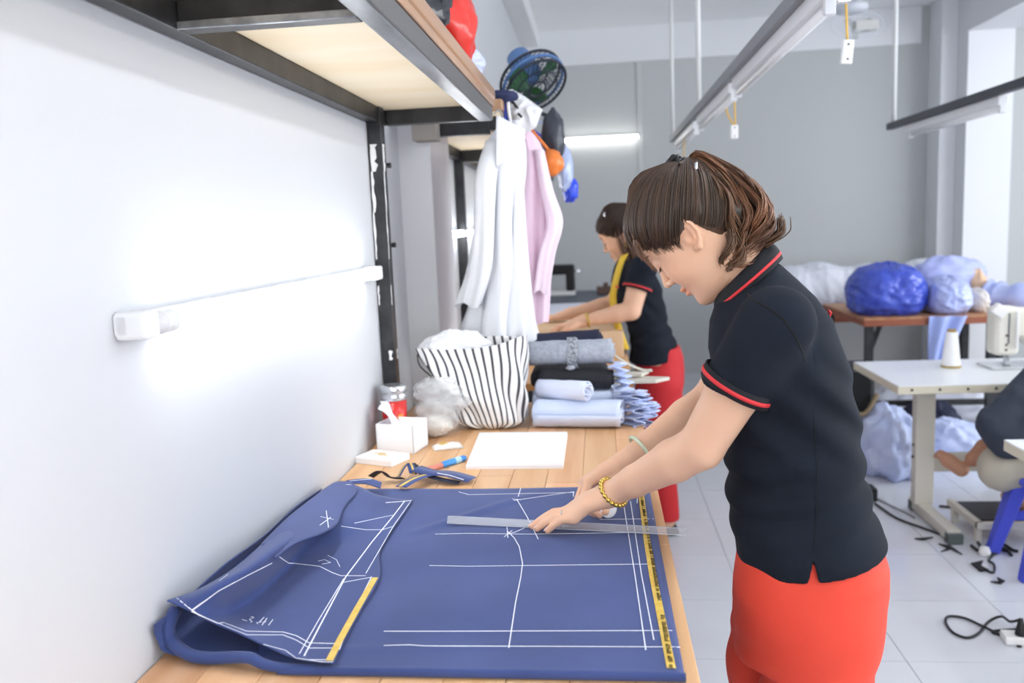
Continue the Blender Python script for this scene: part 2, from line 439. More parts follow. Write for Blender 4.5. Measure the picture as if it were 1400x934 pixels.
# ================================================================== SHELF RACKS above the table
K = .939
ply = mat('plywood', '#f0ddb8', .55, color2='#f8ecd4', nscale=1.6, stretch=(1.2, 4.5, 1), detail=5, contrast=(.3, .75))
board_m = mat('shelf_board_wood', '#a07c5f', .3, color2='#b98f6d', nscale=2, stretch=(10, 1, 10), coat=.3)
raw = mat('bare_steel', '#7d8085', .28, .55, color2='#a9adb2', nscale=9, stretch=(3, .6, 3))
zs = 1.843; XF_ = -.315; XB = WX+.004
def beam(name, x0, x1, y0, y1, z0, z1, m, t): return B().bb(x0, x1, y0, y1, z0, z1).build(name, m, t, bevel=.0025)
t = thing('shelf_rack', 'black steel wall shelf with plywood underside above the navy fabric', 'shelf', (XB, 2.5, 0))
beam('wall_rail', XB, XB+.035, .35, 2.60, zs, zs+.045, steel_b, t)
beam('front_rail', XF_-.038, XF_, .35, 2.62, zs, zs+.042, raw, t)
beam('front_rail_face', XF_, XF_+.004, .35, 2.62, zs+.001, zs+.042, mat('rail_face', '#5f5e5f', .45, .2), t)
for y, dz in ((1.295, 0), (2.585, 0), (.40, 0)):
    beam('cross_member', XB+.035, XF_-.038, y, y+.035, zs, zs+.045, steel_b, t)
beam('lip', XB+.035, XF_-.038, 1.290, 1.294, zs-.001, zs+.012, raw, t)
B().bb(XB, XF_-.02, .35, 2.63, zs+.045, zs+.060).build('plywood_panel', ply, t)
B().bb(XF_-.018, XF_+.008, .33, 2.645, zs+.0435, zs+.062).build('front_edging', board_m, t, bevel=.003)
b = B().bb(XB, XF_+.012, .33, 2.645, zs+.060, zs+.100).build('shelf_board', board_m, t, bevel=.010, seg=3)
beam('post', XB, XB+.04, 2.50, 2.545, T, zs+.05, steel_b, t)
beam('post', XB, XB+.04, .42, .465, T, zs+.05, steel_b, t)
# worn white paint smears on the post
pw = mat('paint_smear', '#e8e9eb', .6)
post_x = XB+.0405
for (z0, z1, wy, y) in ((1.70, 1.78, .022, 2.505), (1.58, 1.70, .012, 2.502), (1.44, 1.58, .007, 2.500), (1.13, 1.16, .012, 2.525), (1.30, 1.36, .006, 2.500)):
    n = 9; r = random.Random(int(z0*100)); v = []
    for i in range(n): v.append((y+r.uniform(-.002, .001), z0+(z1-z0)*i/(n-1)))
    for i in range(n)[::-1]: v.append((y+wy*r.uniform(.5, 1.15), z0+(z1-z0)*i/(n-1)))
    B().prism(v, 0, post_x, post_x+.0006).build('paint_smear', pw, t)
    B().prism([(XB+(a-2.5)*.9, zz) for a, zz in v], 1, 2.4992, 2.4998).build('paint_smear', pw, t)
# bolts
for z in (1.48, 1.72): B().cyl((XB+.04, 2.55, z), (XB+.052, 2.55, z), .008, 8).build('bolt', steel_b, t)
B().cyl((XB+.10, 1.35, zs+.02), (XB+.10, 1.35, zs+.045), .006, 8).build('bolt', mat('zinc', '#cfd2d4', .3, .7), t)

t = thing('shelf_rack', 'farther wall shelf of black steel and plywood beyond the hanging shirts', 'shelf', (XB, 4.0, 0))
B().bb(XB, XB+.035, 3.30, 6.3, zs, zs+.045).build('wall_rail', steel_b, t)
beam('front_rail', XF_-.038, XF_, 2.86, 6.3, zs, zs+.042, steel_b, t)
for y in (2.86, 4.02, 5.3, 6.25): beam('cross_member', (XB+.035) if y > 3 else -.56, XF_-.038, y, y+.035, zs-.012, zs+.045, steel_b, t)
beam('board_end', -.60, -.52, 2.78, 2.86, zs-.03, zs+.045, mat('grey_wood', '#9b9690', .6), t)
B().bb(XB, XF_-.004, 3.28, 6.3, zs+.045, zs+.060).build('plywood_panel', ply, t)
B().bb(-.56, XF_-.004, 2.86, 3.28, zs+.045, zs+.060).build('plywood_panel', ply, t)
B().bb(-.56, XF_+.012, 2.85, 6.32, zs+.060, zs+.100).build('shelf_board', board_m, t, bevel=.010, seg=3)
beam('post', XB, XB+.04, 4.02, 4.065, T, zs, steel_b, t)
beam('post', XB, XB+.04, 6.2, 6.245, T, zs, steel_b, t)
# ================================================================== NAVY FABRIC ON THE TABLE
from mathutils.bvhtree import BVHTree
from mathutils import noise as MN
def nz(x, y, z, s): return MN.noise(Vector((x*s, y*s, z*s)))
navy = mat('navy_wool', '#35457a', .85, color2='#3d4e86', nscale=5, sheen=.15, bump=.06, bscale=500)
chalk = mat('chalk', '#eef1fb', .9)
selv = mat('gold_selvage', '#d9b54e', .6, color2='#e6c76a', nscale=60)
ink = mat('selvage_ink', '#4a3f1c', .8)
XR, Y0, Y1, TH = .100, 1.083, 1.90, .013
def xl(y): return -.475-.17*min(1, max(0, (y-1.085)/.20))
def slab_z(x, y):
    z = T+TH
    z += .0016*nz(x, y, 0, 5)+.0012*math.sin(24*(y-.35*x))*math.exp(-((x+.25)/.22)**2)
    for (ax, ay, bx, by, h, w) in ((-.40, 1.60, -.15, 1.86, .005, .012), (-.47, 1.13, -.1, 1.16, .0018, .008), (-.30, 1.64, -.12, 1.60, .002, .012)):
        dx, dy = bx-ax, by-ay; t = max(0, min(1, ((x-ax)*dx+(y-ay)*dy)/(dx*dx+dy*dy))); d = math.hypot(x-ax-t*dx, y-ay-t*dy)
        z += h*math.exp(-(d/w)**2)*(1-abs(2*t-1)**4)
    return z
NU, NV = 90, 90; sec = []
fab = thing('navy_fabric', 'navy blue folded cloth with chalk pattern lines spread on the cutting table', 'fabric', (-.25, 1.5, T))
def slab(u, v):
    n = 8
    j = round(v*(NV+2*n-1)); x_of = lambda y: xl(y)+(XR-xl(y))*u
    r = TH/2+.0005; kt = .25+.75*min(1, max(0, u*(XR-xl(Y0))/.035))**.5
    if j < n:                       # rolled fold facing the camera
        r *= kt; a = math.pi*j/n; y = Y0-r*math.sin(a); x = x_of(Y0)
        return (x, y-.003*math.sin(3*x), T+r-r*math.cos(a)+(slab_z(x, Y0)-T-TH)*j/n*kt)
    if j >= NV+n: 
        a = (j-NV-n+1)/n; y = Y1+.002*a; x = x_of(Y1)
        return (x, y+.004*math.sin(7*x), slab_z(x, Y1)*(1-a)+(T+.0005)*a)
    y = Y0+(Y1-Y0)*(j-n)/(NV-1); x = x_of(y)
    e = .5*min(1, max(0, (XR-x)/.004))+.5
    if y < 1.14: e *= .15+.85*min(1, max(0, (x-xl(y))/.035))**.5
    return (x, y+(.004*math.sin(7*x) if j > NV+n-3 else 0)-(.003*math.sin(3*x) if j < n+3 else 0), T+(slab_z(x, y)-T)*(e if u < 1 else .3))
b = B().grid(slab, NU, NV+16); base_bvh = BVHTree.FromPolygons([Vector(p) for p in b.v], b.f)
cloth = b.build('folded_cloth', navy, fab, smooth=True)

rows = [
 [(228,822,.985),(258,836,.970),(290,852,.949),(325,866,.938),(365,884,.928),(405,901,.922),(456,908,.9185)],
 [(272,806,.968),(300,802,.997),(312,834,.934),(335,848,.923),(380,862,.923),(425,872,.920),(472,874,.9185)],
 [(318,778,.958),(345,774,.998),(356,804,.930),(372,818,.921),(410,822,.922),(450,830,.920),(494,834,.9185)],
 [(356,746,.956),(380,748,.990),(391,774,.930),(405,785,.924),(440,786,.921),(475,792,.919),(519,790,.9185)],
 [(392,710,.952),(418,722,.966),(425,738,.940),(442,750,.925),(470,752,.922),(500,752,.919),(520,752,.9185)],
 [(425,683,.942),(450,692,.952),(462,705,.946),(478,716,.936),(502,715,.924),(525,716,.920),(541,718,.9185)],
 [(456,661,.930),(476,661,.938),(495,667,.938),(512,675,.930),(532,680,.922),(550,683,.919),(564,684,.9185)]]
def dense(G, n):
    W = [[onz(*p) for p in r] for r in G]
    W = [catmull(r, n) for r in W]
    colz = [catmull([W[j][i] for j in range(len(W))], n) for i in range(len(W[0]))]
    return [[colz[i][j] for i in range(len(colz))] for j in range(len(colz[0]))]
def sheet(D):
    nu = len(D[0]); nv = len(D); v = [p for r in D for p in r]
    return B().add(v, [(j*nu+i, j*nu+i+1, (j+1)*nu+i+1, (j+1)*nu+i) for j in range(nv-1) for i in range(nu-1)])
D = dense(rows, 9)
for r in D:
    for p in r: p.z += .0015*nz(p.x, p.y, 1, 9); p.x = max(p.x, WX+.004); p.z = max(p.z, T+.014)
b = sheet(D); panel_bvh = BVHTree.FromPolygons([Vector(p) for p in b.v], b.f)
panel = b.build('cut_panel', navy, fab, smooth=True, solid=.0016)
over = [[(357,744,.962),(392,709,.958),(426,682,.948),(457,660,.936),(480,659,.942)],
        [(368,752,.975),(405,724,.972),(436,702,.962),(462,684,.950),(488,672,.946)],
        [(376,764,.986),(404,743,.982),(440,730,.970),(462,715,.958),(464,697,.951)]]
D = dense(over, 7)
for r in D:
    for p in r: p.x = max(p.x, WX+.003)
b = sheet(D); over_bvh = BVHTree.FromPolygons([Vector(p) for p in b.v], b.f)
b.build('panel_overlap', navy, fab, smooth=True, solid=.0016)
fl = [[(462,664,.932),(480,662,.934),(500,662,.935),(520,668,.934)], [(474,657,.940),(490,655,.941),(508,655,.941),(522,660,.938)]]
D = dense(fl, 6); flap = sheet(D); flap_bvh = BVHTree.FromPolygons([Vector(p) for p in flap.v], flap.f)
flap.build('panel_overlap', navy, fab, smooth=True, solid=.0016)
# the lower layer that curls up against the wall and leaves a hollow
def under(u, v):
    y = 1.105+.75*v+.03*(1-u)*(1-v); k = 1-.5*v
    P = [(-.40, T+.002), (-.52, T+.002), (-.625, T+.003), (-.664, T+.016), (-.669, T+.045*k), (-.664, T+.066*k)]
    i = min(int(u*5), 4); f = u*5-i; a, c = P[i], P[i+1]
    return (a[0]+(c[0]-a[0])*f, y, a[1]+(c[1]-a[1])*f+.003*math.sin(18*y+9*u))
B().grid(under, 24, 24).build('under_layer', navy, fab, smooth=True, solid=.002)
lip = [onz(430, 914, .9075), onz(385, 913, .908), onz(360, 908, .911), onz(342, 900, .918), onz(318, 899, .914), onz(285, 900, .911), onz(258, 895, .913), Vector((-.658, 1.135, .924)), Vector((-.662, 1.14, .945)), Vector((-.660, 1.16, .962))]
for p in lip: p.x = max(p.x, WX+.014)
B().tube(catmull(lip, 6), [.0072+.0035*min(1, i/24) for i in range(55)], 10, flat=.8).build('fold_lip', navy, fab, smooth=True)

def chalk_line(px, bvhs, wid=.0016, m=chalk, name='chalk_line', parent=None, lift=.0009, step=7.):
    pts = []
    for (a, c) in zip(px[:-1], px[1:]):
        n = max(1, int(math.hypot(a[0]-c[0], a[1]-c[1])/step))
        for k in range(n): pts.append((a[0]+(c[0]-a[0])*k/n, a[1]+(c[1]-a[1])*k/n))
    pts.append(px[-1]); P = []
    for x, y in pts:
        best = None; d = Vector(_ray(x, y)).normalized()
        for h in bvhs:
            loc, nor, i, dist = h.ray_cast(Vector(EYE), d)
            if loc is not None and (best is None or dist < best[1]):
                best = (loc+(nor if nor.dot(d) < 0 else -nor)*lift, dist, nor if nor.dot(d) < 0 else -nor)
        if best: P.append((best[0], best[2]))
    if len(P) < 2: return
    b = B(); v = []; f = []
    for i, (p, n) in enumerate(P):
        t = P[min(i+1, len(P)-1)][0]-P[max(i-1, 0)][0]; s = n.cross(t).normalized()*wid/2
        h = n*.0004
        v += [p-s, p-s*.6+h, p+s*.6+h, p+s]
    for i in range(len(P)-1):
        for k in range(3): f.append((4*i+k, 4*i+k+1, 4*i+5+k, 4*i+4+k))
    b.add(v, f); return b.build(name, m, parent or cloth)
BS = [base_bvh]
for l in ([(525,864),(600,864),(926,863)], [(525,883.5),(560,882.5),(580,884),(929,885.5)], [(587,774),(640,775),(888,772)], [(595,731),(640,730),(720,731),(862,729)],
          [(820,711),(893,710)], [(852,686),(868,786),(883,890)], [(862,686),(877,786),(894,876)], [(694,727),(703,736),(710,748),(714.5,771),(712,790),(705,824),(695.5,887)],
          [(712,668),(707,684),(720,706),(736,738)], [(627,673),(641,677),(786,674)], [(702,685),(784,673)], [(784,665),(784,680)], [(694,731),(705,728),(718,722)],
          [(693,720),(694.5,736)], [(689,735),(700,726)], [(871,689),(872,664)], [(700,683),(712,684)]):
    chalk_line(l, BS, .0018)
PB = [panel_bvh, over_bvh, flap_bvh]
for l, w in (([(412,905),(437,857),(473,789),(509,741),(537,707),(553,686)], .0024), ([(405,902),(436,848),(470,792)], .0016), ([(242,819),(265,836),(289,855),(305,852),(337,864),(387,865),(405,870),(423,880),(466,881)], .0018),
             ([(262,836),(289,859),(305,856),(337,869),(387,869),(405,876),(423,887),(464,887)], .0016), ([(244,837),(262,835),(298,808),(337,787),(371,770)], .0022),
             ([(381,761),(394,770),(437,775),(455,784),(466,788),(500,788)], .0018), ([(508,789),(478,850),(459,903)], .0016), ([(466,720),(500,725),(523,725),(539,720)], .0018),
             ([(484,716),(537,705)], .0016), ([(527,688),(563,685)], .0028), ([(561,687),(539,718),(500,785)], .0016), ([(446,699),(449,722)], .0018), ([(438,707),(456,711)], .0018), ([(437,719),(452,708)], .0018),
             ([(230,823),(300,862),(345,878),(390,890),(412,906),(455,906)], .0014), ([(414,903),(462,903)], .0014), ([(470,797),(508,790)], .0016), ([(300,795),(312,786)], .0014),
             ([(473,663),(495,664),(517,667)], .0022), ([(478,658),(500,656),(516,655)], .0016), ([(435,768),(444,766),(452,770),(440,772)], .0014), ([(448,760),(460,766),(465,776)], .0012),
             # hand-written 14,5 seen from the far side
             ([(331,848),(338,850)], .0016), ([(343,844),(347,845),(341,848),(345,851),(342,852)], .0014), ([(351,852),(353,854)], .0014), ([(361,845),(354,852),(364,851)], .0014), ([(365,846),(358,856)], .0014), ([(373,848),(367,856)], .0014)):
    chalk_line(l, PB, w, parent=panel)
chalk_line([(513,791),(488,834),(466,874),(450,905)], PB, .011, selv, 'selvage', panel, lift=.0016)
g = chalk_line([(875,664),(884,736),(893,790),(907,860),(918,915)], BS, .0125, selv, 'selvage', cloth, lift=.0012)
# rows of tiny woven lettering on the selvage
y = 1.09; k = 0; rr = random.Random(5); xs = lambda yy: .0825-.006*(yy-1.06)
txt = B()
while y < 1.86:
    if not (1.245 < y < 1.29):
        w = rr.uniform(.0015, .0035); txt.bb(xs(y)-.0032, xs(y)+.0032*rr.choice((1, 1, .4)), y, y+w*.45, T+TH+.0032, T+TH+.0040)
        if rr.random() < .6: txt.bb(xs(y)-.0032, xs(y)-.002, y, y+w, T+TH+.0032, T+TH+.0040)
        y += w+.0014
        if rr.random() < .16: y += .006
    else: y += .01
txt.build('woven_lettering', ink, cloth)['kind'] = 'stuff'

# clear ruler
clear = mat('clear_acrylic', '#e6eaf2', .12, alpha=.34, spec=.6)
rul = thing('ruler', 'clear plastic ruler under the hand across the navy fabric', 'ruler', (-.1, 1.64, T+TH))
a0, a1 = onz(608, 711, .917), onz(940, 728, .917); dr = (a1-a0).normalized(); nr = Vector((-dr.y, dr.x, 0))
zr = T+TH+.0038; Lr = (a1-a0).length
v = [a0-nr*.021+dr*.012, a1-nr*.019, a1+nr*.019, a0+nr*.021]
b = B(); b.add([(p.x, p.y, zr) for p in v]+[(p.x, p.y, zr+.0028) for p in v], [(3, 2, 1, 0), (4, 5, 6, 7), (0, 1, 5, 4), (1, 2, 6, 5), (2, 3, 7, 6), (3, 0, 4, 7)])
rb = b.build('ruler_blade', clear, rul, bevel=.0006)
rk = mat('ruler_print', '#7a8090', .6); b = B()
n = int(Lr/.005)
for i in range(4, n):
    for s, L_ in ((1, .006 if i % 2 == 0 else .004), (-1, .006 if i % 2 == 0 else .004)):
        p = a0+dr*(i*.005)+nr*s*(.018-L_/2); b.box((p.x, p.y, zr+.003), (.0005, L_, .0003), rz=math.atan2(dr.y, dr.x))
b.build('graduation', rk, rb)

# ================================================================== SMALL THINGS ON THE TABLE
def px_box(px, z): return onz(px[0], px[1], z)
white_card = mat('white_card', '#f3f4f6', .6)
# red tumbler
tp = Vector((-.618, 2.40, T)); t = thing('tumbler', 'red travel tumbler with a steel lid standing by the black post', 'tumbler', tp)
redt = mat('red_gloss', '#d02a26', .25, coat=.4); chrome = mat('brushed_steel', '#c9ccd0', .22, .85)
B().lathe([(.030, 0), (.0335, .002), (.036, .06), (.0375, .128)], tp, 32).build('body', redt, t, smooth=True)
B().lathe([(.0385, .128), (.040, .131), (.040, .142), (.0385, .145), (.0385, .150), (.0405, .152), (.0405, .165), (.038, .171), (.030, .173), (.012, .170), (0, .170)], tp, 32).build('lid', chrome, t, smooth=True, bevel=.001)
e = B(); e.lathe([(.0, 0), (.012, 0), (.012, .001), (0, .001)], (0, 0, 0), 20)
M = Matrix.Translation(tp+Vector((.024, -.0275, .072))) @ Matrix.Rotation(math.radians(42), 4, 'Z') @ Matrix.Rotation(math.radians(90), 4, 'X') @ Matrix.Scale(1.5, 4, (0, 1, 0))
e.v = [M @ Vector(p) for p in e.v]; e.build('emblem', mat('emblem_gold', '#e2893a', .4), t)
# tissue box
cx, cy = -.578, 2.315; t = thing('tissue_box', 'small white tissue box with a tissue sticking out', 'tissue box', (cx, cy, T), math.radians(-12))
hw, hd, hh = .058, .050, .082; b = B()
b.bb(-hw, hw, -hd, hd, 0, .004).bb(-hw, hw, -hd, -hd+.004, 0, hh).bb(-hw, hw, hd-.004, hd, 0, hh).bb(-hw, -hw+.004, -hd, hd, 0, hh).bb(hw-.004, hw, -hd, hd, 0, hh)
b.build('box', white_card, t, local=True, bevel=.001)
b = B().bb(-hw+.004, hw-.004, -hd+.004, hd-.004, .06, .063).build('tissue_stack', white_card, t, local=True)
def tis(u, v):
    a = (u-.5)*.07; return (-.012-.05*v+.012*math.sin(5*u), a*(1-.2*v)+.01*math.sin(7*v+3*u), .06+.062*math.sin(min(1, v*1.25)*1.7)+.012*math.sin(9*u)*v)
B().grid(tis, 14, 12).build('tissue', mat('tissue', '#eef0fb', .8), t, local=True, smooth=True, solid=.0012)
# open flat box with a card in it
c = (onz(494, 632, T)+onz(553, 632, T))/2; t = thing('card_box', 'flat white box with gold printing next to the wall', 'box', (-.605, 2.185, T), math.radians(-22))
b = B().bb(-.062, .062, -.042, .042, 0, .018).build('tray', white_card, t, local=True, bevel=.002)
B().bb(-.054, .054, -.034, .034, .018, .0205).build('card', mat('card_cream', '#f4f1ea', .5), t, local=True, bevel=.001)
gold = mat('gold_print', '#cfa544', .45)
for (x, y, w) in ((-.012, .006, .03), (.0, .0, .022), (.008, -.008, .026)): B().box((x, y, .0208), (w, .0045, .0006), rz=.3).build('gold_mark', gold, t, local=True)
# wipes sachet
t = thing('sachet', 'small white sachet with a yellow print lying on the wood', 'sachet', (-.448, 2.318, T), math.radians(20))
def sac(u, v):
    x = (u-.5)*.085; y = (v-.5)*.05; e = max(0, (1-abs(2*u-1)**4)*(1-abs(2*v-1)**4)); return (x, y, .001+.012*e**.7+.001*math.sin(30*u+8*v))
B().grid(sac, 18, 12).build('pouch', mat('sachet_foil', '#eceae6', .3), t, local=True, smooth=True, solid=.001)
B().box((-.012, .0, .0135), (.022, .018, .002), rz=.5).build('print', mat('yellow_print', '#d9b64c', .5), t, local=True, bevel=.0008)
# paper pack
t = thing('paper_pack', 'white paper folder lying flat on the wooden table', 'paper', (-.235, 2.29, T))
P = [onz(637, 642, T), onz(770, 641, T), onz(776, 596, T), onz(655, 597, T)]
def slabpoly(P, z0, z1): return B().add([(p.x, p.y, z0) for p in P]+[(p.x, p.y, z1) for p in P], [(3, 2, 1, 0), (4, 5, 6, 7), (0, 1, 5, 4), (1, 2, 6, 5), (2, 3, 7, 6), (3, 0, 4, 7)])
slabpoly(P, T, T+.010).build('paper_sheets', mat('paper_white', '#f4f5f9', .7), t, bevel=.0008)
C0 = sum(P, Vector())/4
slabpoly([C0+(p-C0)*Vector((.985, .985, 1)) for p in P], T+.0102, T+.0135).build('folder_cover', mat('paper_white2', '#f8f9fc', .6), t, bevel=.0008)
Q = [onz(655, 629, T+.014), onz(690, 628, T+.014), onz(702, 597, T+.014), onz(664, 597, T+.014)]
slabpoly(Q, T+.0136, T+.0142).build('inner_flap', mat('paper_white', '', 0), t)
# marker pen
a, c = onz(585, 640, T+.012), onz(636, 624, T+.012); t = thing('marker_pen', 'blue and red marker pen beside the white folder', 'pen', ((a+c)/2).to_tuple()[:2]+(T,))
a.z = c.z = T+.008; d = c-a
B().tube([a+d*.36, a+d*.42, c-d*.04, c], [.0075, .009, .0085, .006], 14).build('barrel', mat('blue_gloss', '#3f8fdc', .3), t, smooth=True)
B().tube([a-d*.05, a, a+d*.36], [.004, .0068, .0072], 14).build('cap', mat('red_soft', '#d98a78', .4), t, smooth=True)
B().tube([a+d*.7, a+d*.85], [.0093, .0090], 14).build('label_band', mat('pale_blue_print', '#b7dcf5', .4), t, smooth=True)
# bundle of navy offcut strips
t = thing('fabric_strips', 'tangle of navy strips with yellow edges beside the marker pen', 'fabric', (-.47, 2.02, T))
def ribbon(pts, wid, m, name, parent, thick=.0012, edge=None, tilt=.0):
    P = catmull(pts, 7); v = []; f = []; ev = []
    for i, p in enumerate(P):
        tt = (P[min(i+1, len(P)-1)]-P[max(i-1, 0)]).normalized(); s = tt.cross(Vector((0, 0, 1))); s = s.normalized() if s.length > .05 else Vector((1, 0, 0))
        s = (s*math.cos(tilt)+Vector((0, 0, 1))*math.sin(tilt)).normalized()
        v += [p-s*wid/2, p, p+s*wid/2]; n = tt.cross(s).normalized(); n = n if n.z > 0 else -n
        ev += [p-s*wid*.22+n*.0012, p+s*wid*.02+n*.0012]
    for i in range(len(P)-1):
        for k in range(2): f.append((3*i+k, 3*i+k+1, 3*i+4+k, 3*i+3+k))
    o = B().add(v, f).build(name, m, parent, smooth=True, solid=thick)
    if edge: B().add(ev, [(2*i, 2*i+1, 2*i+3, 2*i+2) for i in range(len(P)-1)]).build('yellow_edge', edge, o, solid=.0006)
    return o
dark_navy = mat('dark_navy', '#23263a', .8)
ribbon([onz(507, 652, T+.012), onz(520, 645, T+.03), onz(535, 653, T+.012), onz(552, 654, T+.012)], .020, dark_navy, 'strip', t, edge=selv, tilt=.5)
ribbon([onz(545, 652, T+.012), onz(553, 638, T+.035), onz(560, 634, T+.04), onz(565, 648, T+.02)], .020, navy, 'strip', t, edge=selv, tilt=.3)
ribbon([onz(548, 666, T+.022), onz(565, 656, T+.024), onz(582, 650, T+.022), onz(592, 648, T+.016)], .030, navy, 'strip', t, edge=selv)
ribbon([onz(562, 634, T+.03), onz(580, 648, T+.02), onz(605, 656, T+.012), onz(628, 660, T+.006)], .022, dark_navy, 'strip', t)
ribbon([onz(568, 640, T+.028), onz(590, 646, T+.022), onz(615, 648, T+.018), onz(645, 656, T+.01)], .045, navy, 'strip', t)
B().tube([onz(598, 647, T+.024), onz(615, 650, T+.0225), onz(634, 656, T+.017)], .0012, 5).build('chalk_line', chalk, t)

# clear plastic bag
film = mat('clear_film', '#eef1f4', .25, alpha=.30, spec=.7)
t = thing('plastic_bag', 'crumpled clear plastic bag between the tissue box and the striped tote', 'bag', (-.5, 2.44, T))
rr = lambda d: 1+.16*nz(d.x, d.y, d.z, 2.6)+.09*nz(d.x, d.y, d.z, 6.)+.04*nz(d.x, d.y, d.z, 14.)
B().blob((-.505, 2.45, T+.062), (.068, .062, .062), 44, 30, rr).build('bag_body', film, t, smooth=True)
B().blob((-.500, 2.47, T+.135), (.075, .05, .042), 44, 30, rr).build('bag_neck', film, t, smooth=True)
B().blob((-.452, 2.46, T+.10), (.055, .045, .026), 36, 24, rr, rz=.6).build('bag_handle', film, t, smooth=True)
B().blob((-.505, 2.45, T+.035), (.05, .045, .03), 24, 16, rr).build('contents', mat('cream_content', '#e9e6dd', .6), t, smooth=True)

# ------------------------------------------------------------------ striped tote
t = thing('tote_bag', 'black and white striped cloth tote standing on the table', 'bag', (-.36, 2.60, T))
bag_m = mat('tote_cotton', '#f4f4f4', .75, attr='tint', bump=.03, bscale=200)
base_c = Vector((-.345, 2.565)); N_S = 34; NU = N_S*10; NV = 40
H_ = .262
_ts = np.linspace(0, 2*math.pi, 2001); _sg = lambda c: np.sign(c)*np.abs(c)**.62
_px, _py = .14*_sg(np.cos(_ts)), .068*_sg(np.sin(_ts)); _al = np.concatenate([[0], np.cumsum(np.hypot(np.diff(_px), np.diff(_py)))]); _al /= _al[-1]
def tote(u, v):
    a = float(np.interp(u % 1.0000001, _al, _ts)); ca, sa = math.cos(a), math.sin(a)
    sq = lambda c, p=.62: math.copysign(abs(c)**p, c)
    k = min(1, v/.10); rx = (.100+.078*v)*(.55+.45*math.sin(k*math.pi/2)); ry = (.062+.012*v)*(.55+.45*math.sin(k*math.pi/2))
    x = base_c.x-.065*v+rx*sq(ca); y = base_c.y+.03*v+ry*sq(sa)
    cr = .010*math.sin(5*a+9*v)*v*(1-v)*4+.006*math.sin(11*a-6*v)*(1-v)
    z = T+.002+H_*v*(1+.10*ca*v*.6-.03*math.sin(3*a)*v)
    return (x+cr*ca, y+cr*sa-.02*math.exp(-((v-.5)/.25)**2)*(sa < 0), z)
b = B().grid(tote, NU, NV, True)
col = []
for j in range(NV):
    for i in range(NU):
        ph = (i % 10); s = ph in (0, 1, 2); col.append((.045, .047, .06, 1) if s else (1, 1, 1, 1))
b.c = col
b.build('bag_cloth', bag_m, t, smooth=True, solid=.003)
bt = [tote(i/40, 0.0) for i in range(40)]; B().add([Vector(p) for p in bt], [tuple(range(40))]).build('bag_bottom', bag_m, t, solid=.003)
# pocket, drawstring, white cloth stuffed inside
B().grid(lambda u, v: Vector(tote(.585+.085*u, .30+.37*v))*1.0+Vector((-.004, -.006, 0)), 14, 14).build('pocket', mat('tote_plain', '#f2f2f1', .75), t, smooth=True, solid=.003)
B().tube(catmull([Vector(tote(.565, .93))+Vector((-.004, -.006, 0)), Vector(tote(.56, .8))+Vector((-.012, -.02, 0)), Vector(tote(.575, .66))+Vector((-.004, -.014, 0)), Vector(tote(.59, .64))+Vector((0, -.012, 0)), Vector(tote(.585, .8))+Vector((0, -.012, 0))], 6), .0022, 6).build('drawstring', blackp, t, smooth=True)
white_cloth = mat('white_cotton', '#f3f4f8', .75)
B().blob((-.46, 2.61, T+.240), (.105, .045, .060), 90, 60, lambda d: 1+.16*nz(d.x, d.y, d.z, 2.0)+.09*ridge((d.x*1.6, d.y, d.z*.5), 3.2)+.03*ridge(d, 8)).solo('white_cloth', white_cloth, 'bunched white cloth stuffed into the striped tote', 'cloth', smooth=True)

# ------------------------------------------------------------------ rolled fabrics
def roll(name, label, p0, p1, r, m, turns=3.5, sq=1., inner=None, seed=0, th=.004, end_m=None):
    p0, p1 = Vector(p0), Vector(p1); ax = p1-p0; L = ax.length; ax.normalize()
    up = Vector((0, 0, 1)); s = ax.cross(up).normalized(); up = s.cross(ax)
    n = int(turns*22); v = []; f = []; nl = 14
    for j in range(nl+1):
        for i in range(n+1):
            a = 2*math.pi*turns*i/n; rr = r*(.16+.84*i/n)*(1+.05*nz(math.cos(a), math.sin(a), j*.4+seed, 1.5))
            jut = .006*math.sin(a*1.3+seed) if j in (0, nl) else 0
            c = p0+ax*(L*j/nl+jut)
            v.append(c+s*rr*math.cos(a)+up*rr*math.sin(a)*sq)
    for j in range(nl):
        for i in range(n): f.append((j*(n+1)+i, j*(n+1)+i+1, (j+1)*(n+1)+i+1, (j+1)*(n+1)+i))
    b = B().add(v, f)
    return b.solo(name, m, label, 'fabric', smooth=True, solid=th, group='rolled cloth on the cutting table')
blue_c = mat('pale_blue_cotton', '#ccd9f3', .8, color2='#d6e1f7', nscale=6, bump=.03, bscale=80)
blue_in = mat('blue_cotton', '#a9bdf0', .8)
grey_c = mat('grey_melange', '#9ea6b3', .85, color2='#b7bdc8', nscale=90, stretch=(1, 1, 1), bump=.05, bscale=200)
black_c = mat('black_cloth', '#25262c', .8); navy_d = mat('deep_navy_cloth', '#22263d', .8)
y_ = 2.53
roll('fabric_roll', 'largest pale blue cloth roll lying at the front of the pile', (-.21, 2.55, T+.048), (.055, 2.52, T+.048), .047, blue_c, 3, sq=.98, seed=1)
roll('fabric_roll', 'pale blue cloth roll on top showing its spiral end', (-.20, 2.62, T+.105), (-.045, 2.50, T+.118), .032, mat('paler_blue_cotton', '#dbe3f8', .8), 3.5, seed=2)
roll('fabric_roll', 'black cloth roll under the grey roll', (-.20, 2.66, T+.135), (.03, 2.63, T+.128), .034, black_c, 2.5, seed=3)
o = roll('fabric_roll', 'grey melange cloth roll tied in the middle', (-.235, 2.70, T+.205), (.035, 2.665, T+.212), .052, grey_c, 2.5, sq=.85, seed=4)
tie = B()
for k in range(5):
    ax = -.105+.006*k
    tie.tube([(ax+.004*math.sin(q), 2.6875+.057*math.cos(q*math.pi/10), T+.207+.050*math.sin(q*math.pi/10)) for q in range(21)], .0035, 6)
